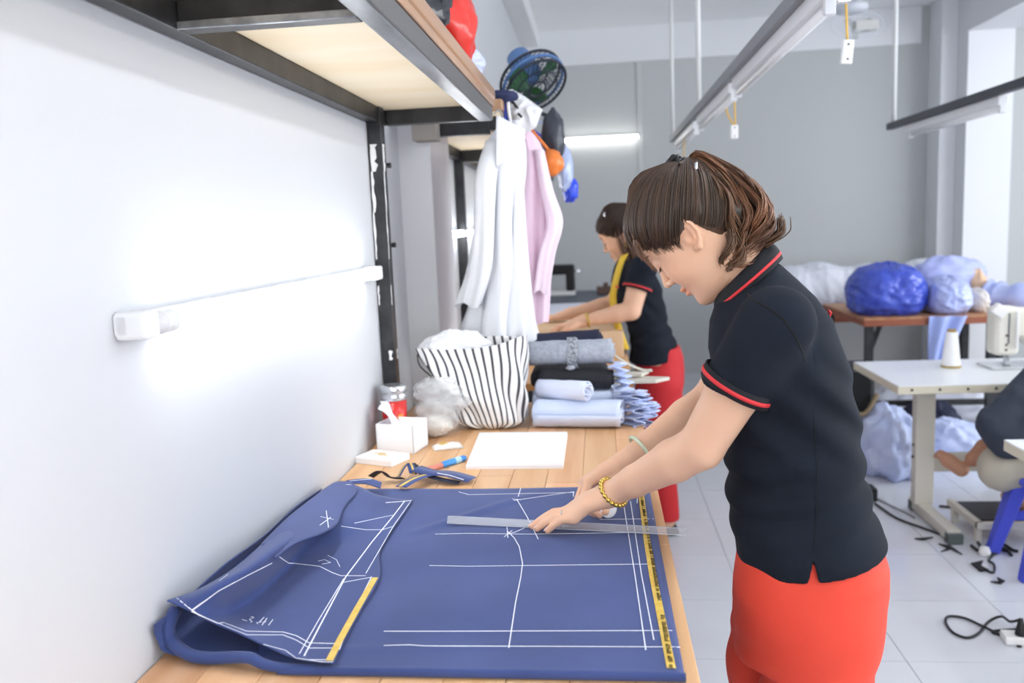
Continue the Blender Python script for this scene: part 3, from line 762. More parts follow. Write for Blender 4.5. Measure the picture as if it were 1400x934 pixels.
tie.blob((-.10, 2.63, T+.17), (.016, .01, .008), 12, 8)
tie.build('tie', mat('grey_selvage', '#6d727b', .9, color2='#c7cbd2', nscale=120), o, local=False, smooth=True)
b = B().grid(lambda u, v: (-.215+.19*u, 2.642+.05*v, T+.246-.012*v+.01*math.sin(5*u)-.03*(1-v)*(u < .3)), 14, 6)
roll('fabric_roll', 'dark navy cloth roll behind the grey roll', (-.245, 2.80, T+.225), (.0, 2.80, T+.235), .046, navy_d, 2.2, sq=.8, seed=6)
# folded pale blue cloth filling under the rolls
def pile(name, label, c, r, m, nsc=2.2, amp=.14, cat='fabric', fine=.06, **k):
    c = Vector(c); return B().blob(c, r, 48, 30, lambda d: 1+amp*nz(d.x, d.y, d.z+c.x*9, nsc)+fine*nz(d.x+3, d.y, d.z, nsc*3), ).solo(name, m, label, cat, smooth=True, **k)
B().bb(-.225, .035, 2.60, 2.86, T, T+.095).solo('folded_cloth', blue_c, 'folded pale blue cloth stack under the black roll', 'fabric', bevel=.02, seg=4, smooth=True)
B().bb(-.235, .02, 2.68, 2.86, T+.096, T+.150).solo('folded_cloth', black_c, 'folded black cloth between pale blue stack and grey roll', 'fabric', bevel=.02, seg=4, smooth=True)
# pleated pale blue offcuts spilling over the edge
t = thing('blue_offcuts', 'pale blue pleated offcuts spilling over the table edge', 'fabric', (.09, 2.62, T))
for (c, s, n, sd) in (((.075, 2.56, T+.045), (.05, .05, .075), 7, 1), ((.115, 2.62, T+.04), (.05, .06, .06), 6, 2), ((.055, 2.66, T+.105), (.038, .06, .085), 6, 3), ((.13, 2.58, T+.05), (.04, .05, .03), 5, 4)):
    def pl(u, v, c=c, s=s, n=n, sd=sd):
        z = (u-.5)*2*s[2]; y = (v-.5)*2*s[1]
        tri = .5+.5*math.sin(2*math.pi*(u*n+.5*v)+1.3*math.sin(5*u+sd))
        return (c[0]+s[0]*(tri-.5)*.7+.02*math.sin(6*v+sd)+.015*math.sin(4*u), c[1]+y+.01*math.sin(9*u+sd), c[2]+z*(1-.2*v))
    B().grid(pl, n*8+1, 10).build('pleat', mat('offcut_blue', '#cbd7f6', .8), t, solid=.0015)
# beige paper corners
t = thing('paper_pattern', 'beige paper pattern jutting past the table edge', 'paper', (.1, 2.85, T))
for pts, z in (([(.02, 2.78), (.175, 2.78), (.225, 2.83), (.10, 2.87), (.02, 2.87)], .085), ([(.0, 2.83), (.13, 2.82), (.16, 2.88), (.0, 2.90)], .10)):
    B().prism(pts, 2, T+z, T+z+.012).build('sheet', mat('kraft_pale', '#cfcabd', .7), t, bevel=.002)
def curl(u, v): return (.04+.13*u, 2.86+.05*v, T+.125+.045*(1-u)**2-.02*u+.03*max(0, u-.8))
B().grid(curl, 14, 5).build('curled_sheet', mat('kraft_pale', '', 0), t, smooth=True, solid=.002)
B().bb(-.2, .06, 2.865, 2.91, T, T+.083).solo('cloth_stack', blue_c, 'pale blue cloth stack beneath the beige paper pattern', 'fabric', bevel=.015, seg=3)
# ================================================================== PEOPLE
skin_m = mat('skin', '#e3b698', .5, sss=.12, attr='tint', bump=.02, bscale=260, spec=.4)
hair_dk = mat('hair_dark', '#57402f', .38, attr='tint', spec=.6)
shirt_m = mat('navy_polo_knit', '#141922', .9, color2='#1a202b', nscale=7, sheen=.0, spec=.25, bump=.08, bscale=420)
rib_m = mat('black_rib_knit', '#16181e', .85)
red_m = mat('red_trim', '#d8353a', .7)
trouser_m = mat('red_trousers', '#e2432f', .75, color2='#e64a35', nscale=5, bump=.04, bscale=350)
gold_m = mat('gold', '#d8b960', .25, .9)
def waves(p, seed, f, n=4):
    r = np.random.default_rng(seed); o = 0
    for i in range(n):
        k = r.normal(size=3); k /= np.linalg.norm(k); o = o+np.sin(p@k*f*(1+.6*i)+r.uniform(0, 6))/(1+i)
    return o/2
def near(p, c, rad, fn):
    d = np.linalg.norm(p-np.asarray(c), axis=1)-rad; out = d+.03; m = d < 0
    if m.any():
        out[m] = fn(p[m])
    return out
class Frame:
    def __init__(s, P0, a):
        s.P0 = np.array(P0, float); s.f = np.array([-math.cos(a), math.sin(a), 0]); s.l = np.array([-math.sin(a), -math.cos(a), 0]); s.u = np.array([0, 0, 1.])
        s.M = np.array([s.f, s.l, s.u])
    def loc(s, p): return (p-s.P0)@s.M.T
    def w(s, q): return s.P0+np.asarray(q, float)@s.M
class Head(Frame):
    def __init__(s, body, O, pitch, yaw, k=1.):
        f0 = body.f*math.cos(yaw)-body.l*math.sin(yaw); l0 = body.l*math.cos(yaw)+body.f*math.sin(yaw); u0 = np.array([0, 0, 1.])
        s.P0 = body.w(O); s.f = f0*math.cos(pitch)-u0*math.sin(pitch); s.u = f0*math.sin(pitch)+u0*math.cos(pitch); s.l = l0
        s.M = np.array([s.f, s.l, s.u])/k; s.k = k
    def w(s, q): return s.P0+np.asarray(q, float)@s.M*s.k**2
HZ = np.array([-.112, -.106, -.092, -.078, -.063, -.048, -.03, -.01, .01, .03, .05, .08, .105, .125, .138])
HF = np.array([.052, .074, .091, .092, .090, .092, .091, .091, .089, .094, .097, .091, .073, .046, -.005])
HB = np.array([.030, .012, -.005, -.015, -.025, -.035, -.055, -.078, -.093, -.100, -.101, -.094, -.074, -.046, -.012])
HW = np.array([.008, .026, .040, .049, .055, .059, .063, .067, .070, .073, .0755, .076, .069, .052, .012])
_z = np.linspace(-.13, .15, 141); _g = np.exp(-(np.arange(-12, 13)*.002/.009)**2); _g /= _g.sum()
def _sm(A): return np.convolve(np.pad(np.interp(_z, HZ, A), 12, 'edge'), _g, 'valid')
HF, HB, HW = _sm(HF), _sm(HB), _sm(HW); HZ0, HZ1 = HZ[0], HZ[-1]; HZ = _z
def skull(q):
    z = np.clip(q[:, 2], HZ0, HZ1); a = np.interp(z, HZ, HF); b = np.interp(z, HZ, HB); w = np.interp(z, HZ, HW)
    c = (a+b)/2; r = (a-b)/2; x = np.abs(q[:, 0]-c)/r; y = np.abs(q[:, 1])/w
    e = 2.25; k = (x**e+y**e+1e-9)**(1/e); d = (k-1)*np.minimum(r, w)
    dz = np.maximum(HZ0-q[:, 2], q[:, 2]-HZ1)
    return np.where(dz > 0, np.hypot(np.maximum(d, 0), dz), d)
def smooth_skull(q):
    d = skull(q); d = smin(d, sd_ell(q, (-.006, 0, .044), (.090, .0755, .093)), .03)
    return d
def face(q):
    m = q*np.array([1, 1, 1]); m[:, 1] = np.abs(m[:, 1])
    d = smooth_skull(q)
    d = smin(d, sd_ell(m, (.052, .034, -.022), (.036, .028, .034)), .02)
    d = smin(d, sd_ell(q, (.078, 0, -.088), (.018, .02, .015)), .02)
    d = smax(d, -sd_ell(m, (.106, .031, .018), (.018, .019, .011)), .012)          # eye hollow
    d = smin(d, sd_ell(m, (.0775, .031, .016), (.0165, .0165, .0135)), .004)           # lid over the eyeball
    d = smin(d, sd_chain(q, [(.089, 0, .026), (.099, 0, .004), (.1095, 0, -.016)], [.006, .0065, .0088]), .012)
    d = smin(d, sd_ell(m, (.098, .0115, -.021), (.010, .0065, .0065)), .005)
    d = smax(d, -sd_ell(m, (.1035, .0065, -.0285), (.004, .0032, .003)), .003)
    d = smin(d, sd_ell(q, (.0945, 0, -.0465), (.0105, .021, .0058)), .005)
    d = smin(d, sd_ell(q, (.093, 0, -.0590), (.0105, .018, .0066)), .005)
    d = smax(d, -sd_seg(m, (.106, 0, -.0525), (.088, .024, -.054), .0012, .0008), .002)
    # ears
    HX = [(.013, .068, .006), (.011, .0725, .018), (.004, .0765, .0285), (-.007, .079, .031), (-.016, .0805, .023), (-.0195, .081, .010), (-.017, .080, -.008), (-.008, .0775, -.022), (.003, .0755, -.031), (.010, .072, -.028)]
    ear = sd_ell(m, (-.003, .0715, -.001), (.016, .0055, .027))
    ear = smin(ear, sd_chain(m, HX, [.003, .0036, .004, .0042, .0042, .004, .0038, .0044, .006, .0045]), .004)
    ear = smin(ear, sd_chain(m, [(-.009, .0775, .018), (-.0105, .078, .002), (-.002, .077, -.015)], [.003, .0034, .003]), .003)
    ear = smax(ear, -sd_ell(m, (.003, .079, -.004), (.0065, .006, .010)), .003)
    ear = smin(ear, sd_ell(m, (.0105, .0725, -.006), (.004, .0045, .007)), .003)
    return smin(d, ear, .006)
def hair_region(q, low=0.):      # < 0 where hair grows
    x, y, z = q[:, 0], np.abs(q[:, 1]), q[:, 2]
    xx = np.clip(x-.024, 0, .1); A = -((z-.014)-.95*(x-.024)-9*xx*xx-.006*np.exp(-(y/.03)**2))*.62
    A = smax(A, .009-z, .01)
    Bq = (x+.020-.22*z)
    return smin(A, np.maximum(Bq, -.085+low-z), .012)

def hand_parts(p, W, H):
    d = None
    for pts, rs in H['fingers']:
        e = sd_chain(p, pts, rs); d = e if d is None else np.minimum(d, e)
    pal = None
    for pts, rs in H['palm']:
        e = sd_chain(p, pts, rs); pal = e if pal is None else smin(pal, e, .012)
    return smin(d, pal, .006)

def loft(q, Z, Fr, Bk, Wd, e=2.3):
    z = np.clip(q[:, 2], Z[0], Z[-1]); a = np.interp(z, Z, Fr); b = np.interp(z, Z, Bk); w = np.interp(z, Z, Wd)
    c = (a+b)/2; r = (a-b)/2; k = ((np.abs(q[:, 0]-c)/r)**e+(np.abs(q[:, 1])/w)**e+1e-9)**(1/e)
    d = (k-1)*np.minimum(r, w); dz = np.maximum(Z[0]-q[:, 2], q[:, 2]-Z[-1])
    return np.where(dz > 0, np.hypot(np.maximum(d, 0), dz), d)

def tube_strands(b, paths, r0, tints, n=4, taper=.35):
    b.strands = (paths, r0, tints, n, taper)
def strands_build(b, name, m_, parent):
    paths, r0, tints, n, taper = b.strands; V = []; Q = []; CC = []; base = 0
    for P, tint in zip(paths, tints):
        A = np.array([tuple(x) for x in P]); m = len(A)
        if m < 3: continue
        T_ = np.gradient(A, axis=0); T_ /= np.linalg.norm(T_, axis=1)[:, None]+1e-12
        ref = np.array([.31, .77, .55]); N_ = ref-T_*(T_@ref)[:, None]; N_ /= np.linalg.norm(N_, axis=1)[:, None]+1e-9; B_ = np.cross(T_, N_)
        t = np.arange(m)/(m-1); R_ = r0*np.where(t > .5, 1-(1-taper)*(2*t-1)**2, .6+.4*np.minimum(1, 4*t))
        a = 2*np.pi*np.arange(n)/n
        V.append((A[:, None]+(N_[:, None]*np.cos(a)[None, :, None]+B_[:, None]*np.sin(a)[None, :, None])*R_[:, None, None]).reshape(-1, 3))
        k = np.arange((m-1)*n).reshape(m-1, n); kk = np.roll(k, -1, 1)
        Q.append((np.stack([k, kk, kk+n, k+n], -1)+base).reshape(-1, 4)); CC.append(np.tile(np.array(tint), (m*n, 1))); base += m*n
    v = np.concatenate(V); q = np.concatenate(Q); c = np.concatenate(CC); M = np.array(XF[parent].inverted()); v = v@M[:3, :3].T+M[:3, 3]
    me = bpy.data.meshes.new(name); me.vertices.add(len(v)); me.vertices.foreach_set('co', v.astype(np.float32).ravel())
    me.loops.add(q.size); me.loops.foreach_set('vertex_index', q.astype(np.int32).ravel()); me.polygons.add(len(q))
    me.polygons.foreach_set('loop_start', np.arange(0, q.size, 4, dtype=np.int32)); me.polygons.foreach_set('loop_total', np.full(len(q), 4, dtype=np.int32)); me.update(calc_edges=True)
    me.polygons.foreach_set('use_smooth', [True]*len(q)); at_ = me.color_attributes.new('tint', 'FLOAT_COLOR', 'POINT'); at_.data.foreach_set('color', c.astype(np.float32).ravel())
    o = bpy.data.objects.new(name, me); COL.objects.link(o); me.materials.append(m_); o.parent = parent; XF[o] = XF[parent]; o['kind'] = 'stuff'; return o

def person(C):
    F = C['frame']; H = C['head']; h = C['h']
    root = thing('person', C['label'], 'person', tuple(F.P0)); A = C['arms']
    X = lambda q: F.w(q)
    tz, tf, tb, tw = [np.array(x) for x in zip(*C['torso'])]
    pz, pf, pb, pw = [np.array(x) for x in zip(*C['pelvis'])]
    hp = [np.array(x) for x in C['hips']]; legs = C['legs']
    neck = C['neck']
    # ---- body: one continuous surface
    def body(p):
        q = F.loc(p)
        d = sd_chain(q, neck, [.042, .045, .046], .02)
        d = smin(d, loft(q, tz, tf-.018, tb+.018, tw-.02, 2.0), .03)
        for a in A:
            S, E, W = a['S'], a['E'], a['W']; S, E, W = map(np.asarray, (S, E, W))
            u = E-S; fm = W-E
            e = sd_chain(p, [S, S+u*.45, E, E+fm*.28, E+fm*.7, W], a.get('r', [.052, .049, .041, .041, .031, .0245]), .008)
            e = smin(e, sd_seg(q, (neck[0][0], 0, neck[0][2]-.065), F.loc(S[None])[0]+np.array([-.01, 0, -.01]), .045, .042), .02)
            if a.get('hand'): e = smin(e, near(p, W, .26, lambda x: hand_parts(x, W, a['hand'])), .012)
            d = smin(d, e, .02)
        lw = q[:, 2] < 1.05
        if lw.any():
            ql = q[lw]; dl = smin(d[lw], loft(ql, pz, pf-.016, pb+.016, pw-.016), .03)
            for L in legs:
                dl = smin(dl, sd_chain(ql, L[0], np.array(L[1])-.012, .03), .02)
                fo = np.asarray(L[0][-1]); dl = smin(dl, sd_seg(ql, fo+(0, 0, -.03), fo+(.13, 0, -.045), .034, .024), .02)
            d = d.copy(); d[lw] = dl
        d = smin(d, near(p, H.w((0, 0, .01)), .19, lambda x: face(H.loc(x))*H.k), .018)
        return d
    lo, hi = C['box']
    def vc(v):
        q = H.loc(v); c = np.ones((len(v), 4)); m = q*1.0; m[:, 1] = np.abs(m[:, 1])
        def blend(c0, w): c[:, :3] = c[:, :3]*(1-w[:, None])+np.array(c0)*w[:, None]
        g = lambda cen, r: np.exp(-(((m-np.array(cen))/np.array(r))**2).sum(1))
        blend((1.02, .86, .80), .6*g((.065, .045, -.02), (.03, .03, .026)))
        blend((1.02, .82, .76), .5*g((-.003, .078, 0), (.022, .014, .034)))
        lip = np.clip(1.3*np.exp(-((m[:, 0]-.1)/.016)**4-(m[:, 1]/.021)**4-((m[:, 2]+.0525)/.0115)**4), 0, 1)
        blend((.93, .66, .62), lip)
        for a in A:
            for t in a.get('tips', ()):
                w = np.exp(-(np.linalg.norm(v-np.asarray(t), axis=1)/.012)**2); blend((1.04, .86, .82), .6*w)
        return c
    nets_obj('body', body, lo, hi, h, skin_m, root, vc)
    # ---- polo shirt
    ph = C.get('fold', 0.)
    def shirt(p):
        q = F.loc(p)
        d = loft(q, tz, tf, tb, tw, 2.1)
        sh = None
        for a in A:
            S = F.loc(np.asarray(a['S'])[None])[0]
            e = sd_seg(q, (neck[0][0]-.005, .035*a['side'], neck[0][2]-.060), S+np.array([-.012, 0, -.004]), .054, .053); d = smin(d, e, .028)
            e = sd_seg(p, a['S'], a['hem_out'], a['sr'][0], a['sr'][1]); n = np.asarray(a['hem_n'])
            e = smax(e, (p-np.asarray(a['hem']))@n, .003)
            e = e+.0022*np.sin(60*(p@np.array([.3, .2, 1.])+.5*q[:, 0])+4*waves(p, 5, 18))*np.clip((1.36-p[:, 2])/.06, 0, 1)
            sh = e if sh is None else np.minimum(sh, e)
        z = q[:, 2]; s = q[:, 0]
        wst = np.exp(-((z-C['waist'])/.09)**2)
        d = d+.007*wst*np.sin(95*(z+.16*s+.015*np.sin(9*s+3*q[:, 1])))*(.55+.45*waves(p, 2, 14))+.0028*waves(p, 3, 26)
        d = d+0.0045*np.exp(-((z-C['waist']-.15)/.09)**2)*np.sin(70*(z-.9*s)+2*waves(p, 8, 12))
        hem = C['hem']-.16*s
        d = smin(d, sh, .022)
        d = smax(d, np.where(z < C['hem']+.2, hem-z, -1.), .003)
        w = np.abs(s-.002)-np.maximum(0, hem+.040-z)*.22; d = smax(d, -np.maximum(w, .09-np.abs(q[:, 1])), .002) if C.get('vent', True) else d      # side vents
        d = smax(d, -(sd_chain(q, neck, [.040, .053, .050], .03)), .006)
        d = smax(d, -np.maximum(sd_seg(q, (0.02, 0, C['hem']-.06), (0.0, 0, C['hem']+.02), .07, .05), 0*z-1), .002) if False else d
        return d
    o = nets_obj('polo_shirt', shirt, lo, hi, h*1.25, shirt_m, root)
    for a in A:                                            # ribbed cuffs with a red stripe
        n = np.asarray(a['hem_n']); c = np.asarray(a['hem']); r = a['sr'][1]
        ax = np.asarray(a['hem_out'])-np.asarray(a['S']); ax = ax/np.linalg.norm(ax)
        c0 = np.asarray(a['S'])+ax*((c-np.asarray(a['S']))@n)/(ax@n)
        u = np.cross(n, [0, 0, 1.]); u /= np.linalg.norm(u); v = np.cross(n, u)
        def ring(t, rr):
            P = []
            for k in range(49):
                g = 2*math.pi*k/48; dd = u*math.cos(g)+v*math.sin(g); dd = dd-ax*(dd@ax); P.append(c0+n*t+dd*rr/max(.5, np.linalg.norm(dd)))
            return P
        def band(t0, t1, rr, nm, m_):
            r0, r1 = ring(t0, rr), ring(t1, rr); B().add([tuple(x) for x in r0[:48]+r1[:48]], [(i, (i+1) % 48, 48+(i+1) % 48, 48+i) for i in range(48)]).build(nm, m_, root, smooth=True, solid=.003)
        band(-.022, .001, r+.0012, 'sleeve_cuff', rib_m); band(-.0135, -.0065, r+.0030, 'cuff_stripe', red_m)
    # ---- collar
    ct, cb = C['collar']
    def leaf(th, k, lift=0.):
        (b0, f0, w0), (b1, f1, w1) = ct, cb; c = .5-.5*math.cos(th)
        def on(bk, fr, w): return np.array([bk[0]+(fr[0]-bk[0])*c, w*math.sin(th)*(1-.25*max(0, c-.7)), bk[1]+(fr[1]-bk[1])*c])
        A0, A1 = on(b0, f0, w0), on(b1, f1, w1); bow = math.sin(math.pi*k)*.006
        q = A0+(A1-A0)*k; out = np.array([-.4*math.cos(th), math.sin(th), .5]); return F.w(q+out*(bow+lift))
    T0, T1 = -math.radians(168), math.radians(168)
    co = B().grid(lambda u, v: leaf(T0+(T1-T0)*u, v), 60, 9).build('collar', rib_m, root, smooth=True, solid=.0035)
    B().grid(lambda u, v: leaf(T0+(T1-T0)*u, .70+.13*v, .0028), 60, 3).build('collar_stripe', red_m, co, smooth=True, solid=.001)
    # ---- trousers
    def trous(p):
        q = F.loc(p)
        d = loft(q, pz, pf, pb, pw)
        for L in legs: d = smin(d, sd_chain(q, L[0], L[1], .03), .025)
        d = d+.002*waves(p, 11, 22)+.003*np.exp(-((q[:, 2]-.70)/.05)**2)*np.sin(80*(q[:, 2]+.5*q[:, 0]))
        return smax(smax(d, q[:, 2]-pz[-1]+.005, .003), .075-q[:, 2], .003)
    if C.get('trousers', True):
        nets_obj('trousers', trous, (lo[0], lo[1], 0), (hi[0], hi[1], pz[-1]+.02), h*1.6, C.get('tm', trouser_m), root)
        for L in legs:
            fo = np.asarray(L[0][-1]); b = B()
            b.grid(lambda u, v: X(fo+np.array([.055+(.115*math.cos(2*math.pi*u))*(1-.15*v), .045*math.sin(2*math.pi*u)*(1-.2*v), -.058-.022+.045*v])), 28, 5, True)
            b.f.append(tuple(range(28))); b.f.append(tuple(28*4+i for i in range(28)))
            b.build('shoe', blackp, root, smooth=True)
    # ---- hair
    def cap(p):
        q = H.loc(p); g = hair_region(q); d = smooth_skull(q)-.0088*np.clip((.003-g)/.030, 0, 1)-.0008*np.sin(900*q[:, 1]+30*q[:, 0])
        d = smax(d, g, .002)
        if C.get('pony_core'):
            pc = [F.w(x) for x in C['pony_core'][0]]; d = smin(d, sd_chain(p, pc, C['pony_core'][1], .02), .01)
        return d*H.k
    hc = H.w((-.02, 0, .04))
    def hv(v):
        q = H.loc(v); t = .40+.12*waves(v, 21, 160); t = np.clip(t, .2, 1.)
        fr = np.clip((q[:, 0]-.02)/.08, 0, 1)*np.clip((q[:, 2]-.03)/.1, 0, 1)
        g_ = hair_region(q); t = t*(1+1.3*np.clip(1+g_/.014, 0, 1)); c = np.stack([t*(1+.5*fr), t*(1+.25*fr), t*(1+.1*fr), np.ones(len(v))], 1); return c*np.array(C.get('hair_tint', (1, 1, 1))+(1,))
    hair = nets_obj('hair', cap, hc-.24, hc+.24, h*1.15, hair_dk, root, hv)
    # strands combed over the cap to the ponytail
    base = np.array(C['pony_base']); cen = np.array((-.012, 0, .045)); ht = C.get('hair_tint', (1, 1, 1))
    R = np.random.default_rng(C['seed']); nS = C['nstrand']
    sd = []
    for i in range(nS):
        y = R.uniform(-.074, .074); t = R.random()
        k = R.random()*(1 if C.get('nape', True) else .56)
        if k < .56:    # front hairline and temples
            g = R.random(); ay = abs(y)/.074
            st = (.090-.070*ay**1.5+.008*(R.random()-.5), y, .092-.078*ay**1.7+.016*(R.random()-.75))
        elif k < .88:  # over and behind the ears
            st = (-.008-.045*t, math.copysign(.070-.012*t, y), .036-.10*t)
        else:          # nape
            st = (-.055-.02*t, y*.8, -.06+.03*R.random())
        sd.append(st)
    sd = np.array(sd); D0 = sd-cen; D0 /= np.linalg.norm(D0, axis=1)[:, None]; D1 = base-cen; D1 = D1/np.linalg.norm(D1)
    om = np.arccos(np.clip(D0@D1, -1, 1)); m = 14; TT = np.linspace(0, 1, m)
    dirs = (np.sin((1-TT)[None, :]*om[:, None])[..., None]*D0[:, None]+np.sin(TT[None, :]*om[:, None])[..., None]*D1)/np.sin(om)[:, None, None]
    dirs = dirs.reshape(-1, 3); a0 = np.full(len(dirs), .03); a1 = np.full(len(dirs), .2); lift = (R.uniform(.0075, .0112, nS)[:, None]*np.clip(.45+TT*4.5, 0, 1)[None, :]).ravel()
    for _ in range(18):
        am = (a0+a1)/2; s_ = smooth_skull(cen+dirs*am[:, None])-lift; a0 = np.where(s_ < 0, am, a0); a1 = np.where(s_ < 0, a1, am)
    pts = (H.P0+(cen+dirs*a1[:, None])@H.M*H.k**2).reshape(nS, m, 3)
    b = B(); tints = []
    for i in range(nS):
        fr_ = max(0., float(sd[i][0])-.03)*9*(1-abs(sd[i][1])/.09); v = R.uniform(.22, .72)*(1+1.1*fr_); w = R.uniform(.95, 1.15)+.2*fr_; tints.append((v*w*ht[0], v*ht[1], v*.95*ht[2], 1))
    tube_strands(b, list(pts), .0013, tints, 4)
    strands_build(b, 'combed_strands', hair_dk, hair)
    if C.get('extra'): C['extra'](root, hair, H, F)
    return root

# ---------------------------------------------------------------- the woman at the cutting table
F1 = Frame((.38, 1.58, 0), math.radians(10))
H1 = Head(F1, (.199, 0, 1.493), math.radians(50), math.radians(9))
def left_hand():
    W = np.array([.006, 1.603, .992]); zt = T+TH+.0138
    xh = np.array([-1, -.03, 0]); yh = np.array([-.03, 1, 0]); f = []; pal = []; tips = []
    for dx, dy, L, tx in ((.088, .022, .072, -.001), (.091, .007, .077, -.001), (.086, -.008, .070, .002), (.077, -.022, .056, .006)):
        mc = W+xh*dx*.92+yh*dy+np.array([0, 0, -.036-.004*abs(dy)/.02]); tip = mc+xh*L*.92+yh*(tx+dy*.10); tip[2] = zt
        p1 = mc+(tip-mc)*.45+np.array([0, 0, .009]); p2 = mc+(tip-mc)*.74+np.array([0, 0, .006])
        f.append(([mc, p1, p2, tip], [.0096, .0086, .0076, .0062])); tips.append(tip)
        pal.append(([W+yh*dy*.55, W+xh*.045+yh*dy*.9+np.array([0, 0, -.016]), mc], [.0185, .0145, .0115]))
    th = [W+xh*.015+yh*.020+np.array([0, 0, -.010]), W+xh*.045+yh*.040+np.array([0, 0, -.035]), W+xh*.072+yh*.048+np.array([0, 0, -.052]), W+xh*.095+yh*.046]
    th[3][2] = zt
    f.append((th, [.013, .0105, .009, .0068]))
    return W, dict(fingers=f, palm=pal), tips
def right_hand():
    W = np.array([.036, 1.782, 1.0]); tipz = np.array([-.010, 1.668, .928]); f = []; pal = []; tips = []
    M = [np.array(x) for x in ((-.036, 1.716, .982), (-.044, 1.732, .978), (-.046, 1.750, .970), (-.040, 1.766, .960))]
    PI = [np.array(x) for x in ((-.046, 1.684, .962), (-.058, 1.700, .950), (-.058, 1.722, .942), (-.050, 1.742, .936))]
    TP = [tipz+np.array([-.004, -.002, -.001]), tipz+np.array([-.014, .012, -.004]), np.array((-.018, 1.710, .922)), np.array((-.012, 1.735, .922))]
    for mc, p1, tp in zip(M, PI, TP):
        p2 = p1+(tp-p1)*.55+np.array([-.006, 0, -.002]); f.append(([mc, p1, p2, tp], [.0096, .0088, .0078, .0066])); tips.append(tp)
        pal.append(([W, W+(mc-W)*.5+np.array([0, 0, .003]), mc], [.0185, .015, .0115]))
    f.append(([W+np.array([-.012, -.018, -.010]), W+np.array([-.030, -.052, -.034]), W+np.array([-.034, -.082, -.052]), tipz+np.array([.008, -.004, .006])], [.013, .011, .0095, .007]))
    return W, dict(fingers=f, palm=pal), tips
W1, LH, LT = left_hand(); W2, RH, RT = right_hand()
def unit(v): v = np.asarray(v, float); return v/np.linalg.norm(v)
S1, E1 = np.array([.292, 1.452, 1.342]), np.array([.172, 1.492, 1.116])
S2, E2 = np.array([.345, 1.735, 1.345]), np.array([.240, 1.870, 1.120])
hem1 = np.array([.232, 1.470, 1.220]); hem2 = S2+(E2-S2)*.56
arms1 = [dict(S=S1, E=E1, W=W1, hand=LH, tips=LT, side=1, hem=hem1, hem_n=unit(unit(E1-S1)+np.array([.12, 0, 0])), hem_out=S1+(E1-S1)*.75, sr=(.060, .0625), r=[.052, .049, .0405, .0395, .030, .0235]),
         dict(S=S2, E=E2, W=W2, hand=RH, tips=RT, side=-1, hem=hem2, hem_n=unit(E2-S2), hem_out=S2+(E2-S2)*.75, sr=(.060, .058), r=[.054, .052, .043, .042, .031, .0235])]
